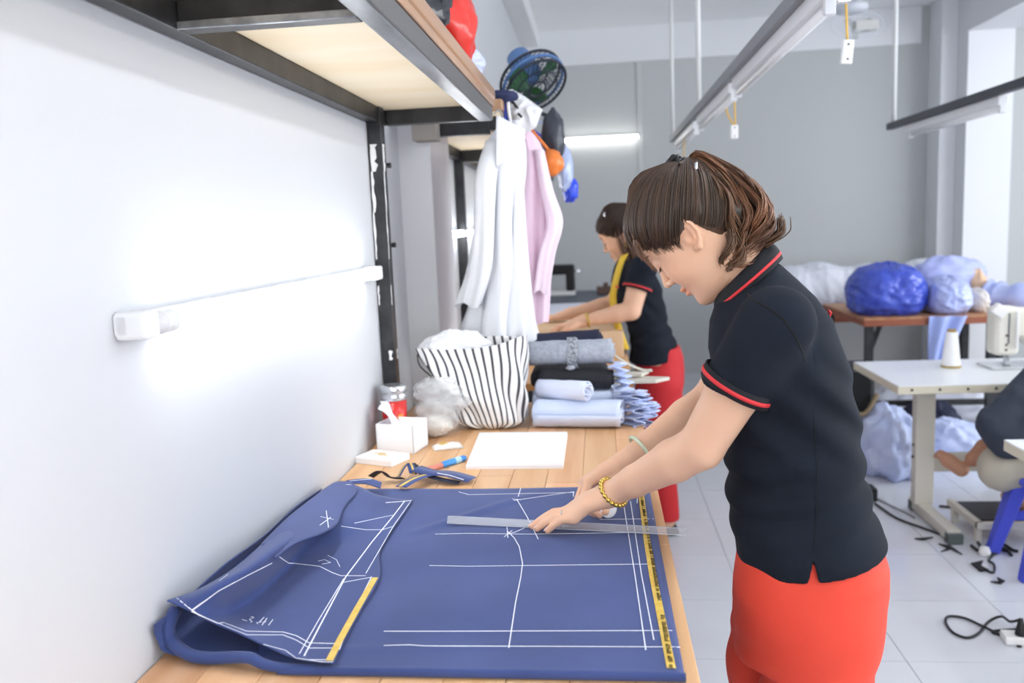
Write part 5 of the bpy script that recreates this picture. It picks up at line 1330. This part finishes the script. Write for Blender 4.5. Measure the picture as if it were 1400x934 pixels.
# tape measure around her neck
tape = mat('tape_yellow', '#e0bd3a', .5)
t = thing('tape_measure', 'yellow tape measure around the neck of the second woman', 'tape measure', tuple(q(846, 440, 3.91)))
def off(px, py, y): return Vector(q(px, py, y))
tp = [off(860, 345, 4.19), off(853, 350, 3.985), off(846, 368, 3.94), off(840, 392, 3.93), off(838, 410, 3.94), off(842, 435, 3.93), off(850, 462, 3.91), off(856, 478, 3.91)]
P = catmull(tp, 6); v = []; f = []
for i, p in enumerate(P): v += [p+Vector((-.016, 0, -.004)), p+Vector((.016, -.006, .004))]
B().add(v, [(2*i, 2*i+1, 2*i+3, 2*i+2) for i in range(len(P)-1)]).build('tape', tape, t, smooth=True, solid=.0025)
B().box(tp[3]+Vector((.012, -.012, .0)), (.014, .003, .012)).build('tape_end', mat('tape_tip', '#d96a3c', .4), t)
# ================================================================== RIGHT SIDE OF THE WORKROOM
beige_m = mat('beige_enamel', '#d6d3c8', .4); top_m = mat('laminate_white', '#eceef0', .3); edge_m = mat('edge_cream', '#d9d2bd', .5)
def sewing_table(label, x0, x1, y0, y1, z, leg_x, foot=True):
    t = thing('sewing_table', label, 'table', ((x0+x1)/2, (y0+y1)/2, 0))
    B().bb(x0, x1, y0, y1, z-.040, z-.004).build('tabletop', edge_m, t, bevel=.003)
    B().bb(x0+.001, x1-.001, y0+.001, y1-.001, z-.004, z).build('laminate', top_m, t, bevel=.001)
    for i in range(8):
        x = x0+.06+i*.12
        if x < x1: B().cyl((x, y0-.0015, z-.02), (x, y0+.002, z-.02), .006, 10).build('edge_screw', blackp, t)
    ym = (y0+y1)/2+.04
    for lx in leg_x:
        B().bb(lx-.045, lx+.045, ym-.03, ym+.03, .06, z-.04).build('leg', beige_m, t, bevel=.004)
        B().bb(lx-.03, lx+.03, y0-.02, y1-.2, .012, .062).build('foot', beige_m, t, bevel=.004)
        for fy in (y0-.02, y1-.23): B().bb(lx-.034, lx+.034, fy-.02, fy+.03, 0, .05).build('foot_cap', mat('grey_green_cap', '#59625f', .6), t, bevel=.006)
        B().bb(lx-.12, lx+.12, ym-.12, ym+.12, z-.055, z-.04).build('bracket', beige_m, t)
        for zz in (.30, .36): B().cyl((lx-.052, ym, zz), (lx-.045, ym, zz), .007, 8).build('bolt', blackp, t)
    B().bb(leg_x[0]+.045, leg_x[1]-.045, ym-.02, ym+.02, .225, .315).build('stretcher', mat('stretcher_beige', '#bdb8ab', .5), t, bevel=.003)
    return t
SZ = .735; a = onz(1228, 528, SZ); a2 = onz(1172, 492, SZ)
sewing_table('white sewing table with a thread cone standing on it', a.x, 2.55, a.y, a2.y-.06, SZ, (1.575, 2.40))
t = thing('treadle', 'black treadle plate under the sewing table', 'treadle', (1.88, 4.0, 0))
B().bb(1.70, 2.06, 3.90, 4.16, .085, .100).build('plate', blackp, t, bevel=.004)
B().bb(1.67, 1.70, 3.86, 4.20, .070, .100).build('frame', beige_m, t, bevel=.003); B().bb(1.67, 2.10, 3.85, 3.88, .070, .100).build('frame', beige_m, t, bevel=.003)
for x in (1.685, 2.05): B().bb(x-.012, x+.012, 4.12, 4.15, 0, .085).build('support', beige_m, t)
for x in (1.685, 2.05): B().bb(x-.012, x+.012, 3.87, 3.90, 0, .072).build('support', beige_m, t)
c = onz(1372, 601, .70); sewing_table('nearest white sewing table cut by the right edge of the picture', c.x, 2.8, c.y-.55, c.y, .70, (1.80, 2.6))

# thread cone
p = onz(1300, 502, SZ); t = thing('thread_cone', 'white thread cone on the sewing table', 'thread cone', p)
B().lathe([(.045, .0), (.047, .006), (.044, .012)], p, 28).build('cone_base', mat('cone_card', '#b59a63', .6), t, smooth=True)
prof = [(.044, .012)]+[(.044-.018*i/28+.0006*(i % 2), .012+.165*i/28) for i in range(1, 29)]
B().lathe(prof+[(.022, .178)], p, 32).build('thread', mat('white_thread', '#f4f5f6', .7), t, smooth=False)
B().lathe([(.022, .177), (.020, .190), (.010, .190), (.010, .178)], p, 24).build('cone_tip', mat('cone_tip', '#a88b52', .6), t, smooth=True)

# industrial sewing machine
my = 4.30; hx0 = ony(1352, 480, my).x; hx1 = ony(1386, 480, my).x; hz0 = ony(1370, 484, my).z; hz1 = ony(1370, 418, my).z
mw_ = mat('machine_enamel', '#eceadf', .3)
t = thing('sewing_machine', 'white industrial sewing machine on the sewing table', 'sewing machine', (hx0+.25, my, SZ))
B().bb(hx0-.02, hx0+.46, my-.09, my+.09, SZ, SZ+.012).build('bed', mat('steel_bed', '#d3d6d8', .25, .4), t, bevel=.003)
B().bb(hx0, hx1, my-.065, my+.05, hz0, hz1).build('head', mw_, t, bevel=.025, seg=4)
B().bb(hx1-.02, hx0+.46, my-.055, my+.06, hz0+.085, hz1-.012).build('arm', mw_, t, bevel=.02, seg=4)
B().bb(hx0+.34, hx0+.46, my-.06, my+.06, SZ+.01, hz1-.012).build('column', mw_, t, bevel=.02, seg=4)
B().box((hx0+.008, my-.07, hz1-.015), (.06, .04, .055), ry=.6).build('lamp', plastic_w, t, bevel=.006)
B().bb(hx0+.055, hx0+.062, my-.069, my-.064, hz0+.06, hz1-.03).build('slot', chrome, t)
B().bb(hx0+.085, hx0+.098, my-.085, my-.064, hz0+.04, hz1-.02).build('thread_lever', plastic_w, t, bevel=.003)
B().tube([(hx1+.02, my-.08, hz0+.075), (hx1+.02, my-.05, hz0+.075)], [.022, .020], 16).build('tension_dial', mat('dial', '#cfd0cc', .3, .4), t, bevel=.002)
B().cyl((hx0+.09, my, hz0+.01), (hx0+.09, my, SZ+.03), .006, 10).build('needle_bar', chrome, t)
B().cyl((hx0+.075, my, hz0+.01), (hx0+.075, my, SZ+.025), .006, 10).build('presser_bar', chrome, t)
B().bb(hx0+.062, hx0+.095, my-.03, my+.01, SZ+.0125, SZ+.022).build('presser_foot', chrome, t, bevel=.003)
B().cyl((hx0+.46, my, hz1-.06), (hx0+.50, my, hz1-.06), .055, 24).build('handwheel', blackp, t, bevel=.004)
for z in (.03, .055, .10): B().cyl((hx0+.05, my-.068, hz0+z), (hx0+.05, my-.063, hz0+z), .006, 8).build('screw', mat('dark_screw', '#6b5750', .4), t)

# brown bench with bags
BZ = .80; n0 = onz(1181, 436, BZ); n1 = onz(1346, 426, BZ); f0 = onz(1140, 415, BZ)
t = thing('work_bench', 'brown wooden bench with black legs carrying the blue bags', 'table', ((n0.x+n1.x)/2, (n0.y+f0.y)/2, 0))
brown = mat('brown_wood', '#8a4b34', .5, color2='#9c5a40', nscale=3, stretch=(1, 6, 1))
wb = B().bb(n0.x, n1.x+.03, n0.y, f0.y, BZ-.055, BZ-.012).build('bench_top', brown, t, bevel=.004)
npl = 6
for i in range(npl):
    d = (f0.y-n0.y)/npl; B().bb(n0.x, n1.x+.03, n0.y+d*i+.001, n0.y+d*(i+1)-.001, BZ-.012, BZ).build('plank', mat('pale_brown_wood', '#a8714f', .5, color2='#c39369', nscale=4, stretch=(6, 1, 1)), wb, bevel=.002, seg=1)
for x in (n0.x+.05, n1.x-.02):
    for y in (n0.y+.05, f0.y-.05): B().bb(x-.025, x+.025, y-.025, y+.025, 0, BZ-.055).build('leg', steel_b, t)
B().bb(n0.x+.05, n1.x-.02, n0.y+.04, n0.y+.06, .18, .22).build('rail', steel_b, t)
B().bb(n0.x+.04, n0.x+.06, n0.y+.05, f0.y-.05, .35, .39).build('rail', steel_b, t)
B().box((n0.x+.16, n0.y+.35, .55), (.03, .03, .5), ry=.35).build('brace', steel_b, t)
blue_bag = mat('blue_film', '#4a5fc8', .25, spec=.7, color2='#3a4fc0', nscale=6); pale_bag = mat('pale_blue_film', '#aab8f0', .3, spec=.6, color2='#c3cdf6', nscale=7)
def bag_at(px0, px1, py0, py1, y, m, label, seed, dep=.2, z0=BZ, knot=True, cat='bag', name='plastic_bag'):
    a, c = ony(px0, py1, y), ony(px1, py1, y); top = ony((px0+px1)/2, py0, y).z; h = (top-z0); rx = (c.x-a.x)/2; c0 = Vector(((a.x+c.x)/2, y, z0+h*.42))
    def fn(d):
        k = 1+.07*nz(d.x+seed, d.y, d.z, 2.0)+.05*ridge(d, 3.2, seed)+.03*ridge((d.x*1.3, d.y, d.z*.6), 7, seed)+.012*ridge(d, 15, seed)
        k *= (abs(d.x)**2.8+abs(d.y)**2.8+abs(d.z)**2.8)**(-1/2.8)
        if knot: k += .13*math.exp(-((d.x-.1)**2*.6+d.y**2)/.08)*(d.z > 0)*abs(math.sin(5*math.atan2(d.y, d.x-.1)+seed))
        return k
    b = B().blob(c0, (rx*.90, dep, h*.50), 110, 80, fn); b.v = [Vector((p[0], p[1], max(p[2], z0+.0005))) for p in b.v]
    return b.solo(name, m, label, cat, smooth=True)
yb = n0.y+.3
bag_at(1158, 1263, 358, 424, yb, blue_bag, 'knotted dark blue plastic bag on the brown bench', 1, .24)
bag_at(1262, 1322, 376, 424, yb-.05, pale_bag, 'pale blue plastic bag right of the dark blue bag', 2, .2)
bag_at(1318, 1345, 392, 424, yb, mat('cream_film', '#e3ddd8', .4), 'cream bag at the right end of the brown bench', 7, .16, knot=False)
# cloth lying over the pale bag
pb = ony(1300, 372, yb+.3); B().blob((pb.x, yb+.34, BZ+.22), (.26, .12, .15), 50, 32, lambda d: 1+.16*nz(d.x+4, d.y, d.z, 2.4)+.07*nz(d.x, d.y, d.z, 7)).solo('plastic_bag', mat('lilac_film', '#b7c0f2', .35), 'lilac blue bag lying behind the pale blue bag', 'bag', smooth=True)
pb = ony(1337, 388, yb+.25); B().blob((pb.x, yb+.30, BZ+.14), (.07, .1, .14), 30, 20, lambda d: 1+.2*nz(d.x, d.y, d.z, 3)).solo('cloth_bundle', mat('peach_cloth', '#e6c3a2', .7), 'peach cloth bundle at the right of the lilac bag', 'cloth', smooth=True)
# pale blue cloth hanging from the bench
a = ony(1270, 440, n0.y-.02); c = ony(1320, 440, n0.y-.02); zb_ = ony(1290, 492, n0.y).z
def hang(u, v): return (a.x+(c.x-a.x)*(u*(1-.35*v)), n0.y-.03+.02*math.sin(12*u+3*v), BZ+.005-(BZ-zb_+.1)*v*(1-.4*abs(u-.2)))
B().grid(hang, 24, 14).solo('hanging_cloth', mat('blue_cloth_far', '#a9b8ee', .8), 'pale blue cloth hanging over the front of the brown bench', 'cloth', smooth=True, solid=.006)

# heap of white cloth on a low table near the back wall
t = thing('low_table', 'low table under the heap of white cloth', 'table', (2.4, 7.55, 0))
B().bb(1.55, 3.3, 7.15, 7.95, .62, .66).build('tabletop', brown, t, bevel=.004)
for x in (1.62, 3.22):
    for y in (7.22, 7.88): B().bb(x-.025, x+.025, y-.025, y+.025, 0, .62).build('leg', steel_b, t)
whc = mat('white_heap', '#e9ecf6', .75)
hp_ = []
for px, py, w in ((1085, 365, .26), (1118, 360, .24), (1150, 366, .26), (1190, 362, .26), (1230, 364, .26), (1262, 356, .22), (1292, 352, .22)):
    q_ = ony(px, py, 7.55); hp_.append(((q_.x, 7.55, .66+(q_.z-.66)*.5), (w, .36, (q_.z-.66)*.52)))
def heap(p):
    d = None
    for c_, r_ in hp_: e = sd_ell(p, c_, r_); d = e if d is None else smin(d, e, .05)
    d = d+.016*(np.abs(waves(p, 51, 16))-.4)+.010*(np.abs(waves(p, 52, 40))-.4)
    return smax(d, .661-p[:, 2], .01)
o = nets_obj('cloth_heap', heap, (1.35, 7.1, .6), (3.6, 8.0, 1.35), .012, whc); tag(o, 'heap of white cloth behind the dark blue bag', 'cloth')
# blue roll on the far right
a = ony(1348, 402, 6.4); c = ony(1402, 408, 6.2)
t = thing('low_table', 'low table at the right edge under the blue roll', 'table', (3.3, 6.3, 0))
B().bb(a.x-.1, c.x+.9, 5.95, 6.7, a.z-.17, a.z-.13).build('tabletop', brown, t, bevel=.004)
for x in (a.x-.05, c.x+.8):
    for y in (6.02, 6.62): B().bb(x-.025, x+.025, y-.025, y+.025, 0, a.z-.17).build('leg', steel_b, t)
B().tube(catmull([a, a.lerp(c, .35)+Vector((0, 0, -.01)), c, c+Vector((.3, 0, 0))], 6), [.10+.015*math.sin(i*1.3) for i in range(19)], 20).solo('fabric_roll', pale_bag, 'periwinkle blue roll at the right edge', 'fabric', smooth=True)
pz = ony(1342, 405, 6.4); B().blob((pz.x-.07, 6.3, a.z-.035), (.07, .1, .09), 24, 16, lambda d: 1+.15*nz(d.x, d.y, d.z, 3)).solo('cloth_bundle', white_cloth, 'white cloth bundle left of the periwinkle roll', 'cloth', smooth=True)

# cloth heaps on the floor under the tables
def floor_heap(px0, px1, py0, py1, y, m, label, seed, dep=.3, hh=None):
    a, c = ony(px0, py1, y), ony(px1, py1, y); top = ony((px0+px1)/2, py0, y).z if hh is None else hh; c0 = Vector(((a.x+c.x)/2, y, top*.35))
    b = B().blob(c0, ((c.x-a.x)/2, dep, top*.62), 64, 40, lambda d: 1+.16*nz(d.x+seed, d.y, d.z, 2.5)+.09*nz(d.x, d.y+seed, d.z, 6)+.05*nz(d.x, d.y, d.z+seed, 14)); b.v = [Vector((p[0], p[1], max(p[2], .001))) for p in b.v]
    return b.solo('cloth_heap', m, label, 'cloth', 'cloth lying on the floor under the benches', smooth=True)
blue_f = mat('floor_blue_cloth', '#bccaf3', .8, color2='#d3dcf7', nscale=5)
floor_heap(1172, 1258, 556, 622, 5.02, blue_f, 'crumpled pale blue cloth heap on the floor left of the table leg', 1, .28)
floor_heap(1245, 1350, 574, 622, 5.3, mat('floor_blue_cloth_b', '#c7d3f6', .8), 'flat pale blue cloth heap on the floor right of the table leg', 4, .28)
floor_heap(1232, 1312, 545, 590, 5.75, navy_d, 'dark navy cloth heap on the floor behind the blue heaps', 9, .2)
floor_heap(1180, 1350, 520, 575, 6.28, mat('floor_white_cloth', '#dfe3f0', .8), 'white cloth heap on the floor beneath the brown bench', 12, .2)
# black overlock motor at the bench leg
mp = ony(1166, 505, 5.2); t = thing('machine_motor', 'black machine motor beside the bench leg', 'motor', (mp.x, 5.2, 0))
B().bb(mp.x-.10, mp.x+.10, 5.1, 5.32, 0, .30).build('stand', steel_b, t, bevel=.01)
B().bb(mp.x-.09, mp.x+.10, 5.08, 5.3, .30, .62).build('motor_block', blackp, t, bevel=.03)
B().cyl((mp.x-.02, 5.06, .5), (mp.x-.02, 5.10, .5), .09, 24).build('pulley', blackp, t, bevel=.004)
B().tube(catmull([(mp.x+.10, 5.06, .45), (mp.x+.02, 5.03, .34), (mp.x-.08, 5.05, .36)], 6), .014, 8).build('belt', mat('belt_tan', '#8a7a5f', .6), t, smooth=True)

# ---------------------------------------------------------------- seated sewing worker at the right edge
jacket = mat('dark_jacket', '#323947', .7, bump=.05, bscale=60); khaki = mat('khaki_cloth', '#b9b3a2', .8, bump=.05, bscale=90)
F3 = Frame((2.08, 3.55, 0), math.radians(90)); H3 = Head(F3, (.06, 0, 1.18), math.radians(35), 0.)
root = thing('person', 'seated sewing worker in a dark jacket and khaki shorts cut by the right edge', 'person', (2.08, 3.55, 0))
Q = lambda px, py, y: np.array(ony(px, py, y))
K1 = Q(1368, 640, 3.72); A1 = Q(1397, 728, 3.98); A1[2] = .15
AN = Q(1348, 613, 4.02); HE = Q(1314, 642, 4.02); TO = Q(1286, 622, 4.06)
SL = np.array([1.98, 3.60, 1.02]); EL = Q(1362, 582, 3.66); HD = np.array(onz(1396, 533, SZ+.03)); HD[1] = 3.86
HD = Q(1396, 534, 3.86); SR = np.array([2.26, 3.60, 1.02]); ER = np.array([2.40, 3.70, .80]); HR = np.array([2.10, 3.95, SZ+.035])
hipL, hipR = np.array([1.99, 3.58, .50]), np.array([2.17, 3.58, .50]); KR = np.array([2.02, 3.86, .50])
def body3(p):
    d = sd_chain(p, [(2.1, 3.56, .5), (2.12, 3.58, .75), (2.12, 3.60, 1.0), (2.12, 3.62, 1.08), H3.w((-.02, 0, -.03))], [.10, .10, .09, .05, .05], .03)
    for S, E, W in ((SL, EL, HD), (SR, ER, HR)):
        d = smin(d, sd_chain(p, [S, E, W], [.05, .042, .028], .01), .02)
        dirn = np.array([.10, .85, 0]); 
        for k in range(4): b0 = W+np.array([-.025+.017*k, .035, -.005]); d = smin(d, sd_chain(p, [W, b0+np.array([0, .02, .006]), b0+np.array([.004, .065, -.004]), b0+np.array([.006, .085, -.018])], [.02, .012, .010, .008]), .006)
        d = smin(d, sd_chain(p, [W, W+np.array([.03, .03, -.008]), W+np.array([.045, .06, -.015])], [.018, .012, .009]), .008)
    d = smin(d, sd_chain(p, [hipL, K1, A1, A1+np.array([0, .16, -.02])], [.07, .055, .038, .026], .02), .02)
    d = smin(d, sd_chain(p, [hipR, KR, AN, HE*.5+AN*.5], [.07, .055, .042, .036], .02), .02)
    d = smin(d, sd_chain(p, [HE, HE*.4+TO*.6+np.array([0, 0, .0]), TO], [.034, .034, .024], .01), .02)
    for k in range(5): tt = TO+np.array([-.018, .01*k-.02, .012-.006*k]); d = smin(d, sd_seg(p, TO+np.array([0, .01*k-.02, 0]), tt, .011, .009), .006)
    return smin(d, near(p, H3.P0, .19, lambda x: face(H3.loc(x))), .02)
nets_obj('body', body3, (1.45, 3.35, 0), (2.55, 4.35, 1.40), .006, skin_m, root, lambda v: np.tile(np.array([.72, .62, .58, 1.]), (len(v), 1)))
def jk(p):
    d = sd_chain(p, [(2.1, 3.55, .52), (2.12, 3.57, .78), (2.12, 3.60, .98)], [.155, .15, .13], .04)
    d = smin(d, sd_seg(p, SL, SR, .085, .085), .05)
    for S, E, W in ((SL, EL, HD), (SR, ER, HR)): d = smin(d, sd_chain(p, [S, E, E+(W-E)*.80], [.078, .072, .055], .02), .03)
    d = smin(d, sd_chain(p, [EL+np.array([.02, 0, -.01]), EL+np.array([.06, 0, -.07]), (1.98, 3.58, .56)], [.07, .075, .10], .02), .04)
    return d+.007*waves(p, 31, 34)+.004*waves(p, 32, 80)
nets_obj('jacket', jk, (1.45, 3.3, .35), (2.65, 4.0, 1.25), .008, jacket, root)
def kh(p):
    d = sd_chain(p, [hipL, K1, K1+(A1-K1)*.16], [.105, .088, .080], .03); d = smin(d, sd_chain(p, [hipR, KR, KR+(AN-KR)*.1], [.105, .088, .07], .03), .03)
    return d+.005*waves(p, 41, 45)
nets_obj('shorts', kh, (1.45, 3.3, .2), (2.5, 4.1, .72), .008, khaki, root)
def cap3(p):
    q = H3.loc(p); return smax(smooth_skull(q)-.012, hair_region(q), .006)
nets_obj('hair', cap3, H3.P0-.2, H3.P0+.2, .006, hair_dk, root, lambda v: np.tile(np.array([.4, .4, .45, 1.]), (len(v), 1)))
# blue plastic stool
lx0_ = onz(1386, 788, 0)
t = thing('plastic_stool', 'blue plastic stool under the seated sewing worker', 'stool', (lx0_.x+.27, 3.6, 0)); bl = mat('blue_plastic', '#4b57d6', .35)
lx0 = onz(1386, 788, 0); 
B().lathe([(0, 0), (.20, 0), (.21, -.012), (.205, -.035), (.19, -.035), (.18, -.01), (0, -.01)], (lx0.x+.27, 3.60, .385), 32).build('seat', bl, t, smooth=True, bevel=.004)
for sx in (-1, 1):
    for sy in (-1, 1):
        b = B(); top = Vector((lx0.x+.27+sx*.155, 3.60+sy*.11, .37)); bot = Vector((lx0.x+.27+sx*.25, 3.60+sy*.15, 0))
        w = .035
        b.add([top+Vector((-w, -w, 0)), top+Vector((w, -w, 0)), top+Vector((w, w, 0)), top+Vector((-w, w, 0)), bot+Vector((-w*.7, -w*.7, 0)), bot+Vector((w*.7, -w*.7, 0)), bot+Vector((w*.7, w*.7, 0)), bot+Vector((-w*.7, w*.7, 0))],
              [(0, 1, 2, 3), (7, 6, 5, 4), (0, 4, 5, 1), (1, 5, 6, 2), (2, 6, 7, 3), (3, 7, 4, 0)]); b.build('leg', bl, t, bevel=.008)
for s in (-1, 1): B().bb(lx0.x+.07, lx0.x+.47, 3.60+s*.13-.01, 3.60+s*.13+.01, .16, .20).build('brace', bl, t, bevel=.004)

# ---------------------------------------------------------------- cords, socket strip and scraps on the floor
black_cord = mat('black_cord', '#1d1e22', .45)
def cord(label, px, r=.005, m=black_cord, z=None):
    P = catmull([onz(x, y, r+.0005) for x, y in px], 8); return B().tube(P, r, 8).solo('electric_cable', m, label, 'cord', smooth=True)
st = onz(1385, 884, 0); t = thing('socket_strip', 'white socket strip on the floor at the right edge', 'socket strip', st)
rz = -.12
B().box((st.x+.16, st.y+.015, .016), (.36, .065, .03), rz=rz).build('strip_body', plastic_w, t, bevel=.006)
for k in range(3): B().box((st.x+.07+.09*k, st.y+.025-.011*k, .0315), (.05, .04, .002), rz=rz).build('outlet', mat('outlet_grey', '#c9cbd0', .4), t, bevel=.0008)
B().bb(st.x+.005, st.x+.02, st.y-.02, st.y-.012, .006, .012).build('switch', blackp, t)
plug = Vector((st.x+.035, st.y+.022, .033)); t = thing('power_plug', 'black power plug with its looped cord on the socket strip', 'plug', plug)
B().tube([plug, plug+Vector((0, 0, .014)), plug+Vector((-.001, .001, .03)), plug+Vector((-.001, .002, .058))], [.020, .018, .013, .007], 14).build('plug_body', blackp, t, smooth=True, bevel=.001)
pts = [plug+Vector((-.001, .002, .055)), onz(1381, 850, .060), onz(1369, 843, .035), onz(1352, 850, .008), onz(1338, 866, .006), onz(1322, 872, .006), onz(1303, 865, .006), onz(1293, 851, .006), onz(1297, 843, .006), onz(1318, 845, .006), onz(1345, 857, .008), onz(1368, 868, .006), Vector((st.x-.02, st.y+.10, .006)), Vector((st.x+.15, st.y+.12, .006)), Vector((st.x+.4, st.y+.10, .006))]
for p_ in pts[1:]: p_.z = max(p_.z, .006)
B().tube(catmull(pts, 7), .0048, 8).build('cord', black_cord, t, smooth=True)
cord('thin dark cord running past the hip of the woman to the table foot', [(1196, 688), (1225, 708), (1262, 722), (1284, 730)], .006)
cord('thin grey cord curving behind the table leg', [(1192, 678), (1215, 690), (1240, 702), (1250, 708)], .004, mat('grey_cord', '#84868a', .5))
cord('dark cord lying between the table leg and the treadle', [(1284, 692), (1305, 694), (1330, 700)], .006)
B().bb(onz(1192, 690, 0).x, onz(1204, 690, 0).x, 4.45, 4.55, 0, .07).solo('adapter', blackp, 'black adapter on the floor beside the hip of the woman', 'adapter', bevel=.008)
scrap = mat('black_scrap', '#1f2026', .8)
def scrap_at(px, label, z=.002):
    P = [onz(x, y, 0) for x, y in px]
    b = B().prism([(p.x, p.y) for p in P], 2, z, z+.006); o = b.solo('cloth_scrap', scrap, label, 'scrap', 'black offcuts on the tiles', solid=0, bevel=.001); return o
scrap_at([(1327, 772), (1344, 768), (1341, 775), (1352, 781), (1340, 783)], 'folded black offcut nearest the treadle')
scrap_at([(1354, 797), (1366, 797), (1363, 791), (1374, 796), (1368, 800)], 'small pointed black offcut in front of the blue stool')
scrap_at([(1283, 745), (1300, 748), (1316, 760), (1300, 752), (1286, 756), (1296, 751)], 'forked black offcut beside the table foot')
scrap_at([(1250, 738), (1276, 736), (1262, 740)], 'thin black offcut on the tile left of the table foot')
cord('black cord loop in front of the treadle', [(1345, 778), (1358, 783), (1359, 772), (1352, 766), (1362, 756)], .005)
for i in range(5):
    r = random.Random(i); x = 1338+i*9; cord(('leftmost black cord in the tangle below the treadle', 'black cord second from the left in the tangle below the treadle', 'middle black cord in the tangle below the treadle', 'black cord second from the right in the tangle below the treadle', 'rightmost black cord in the tangle below the treadle')[i],
        [(x-10, 744+r.uniform(-3, 3)), (x, 748+r.uniform(-4, 8)), (x+10, 750+r.uniform(-5, 12)), (x+18, 756+r.uniform(-4, 8))], .007)['group'] = 'tangled black cords below the treadle'
B().lathe([(0, 0), (.02, 0), (.025, .015), (.018, .04), (0, .045)], onz(1346, 760, 0), 20).solo('thread_spool', plastic_w, 'small white spool on the floor among the cords', 'spool', smooth=True)
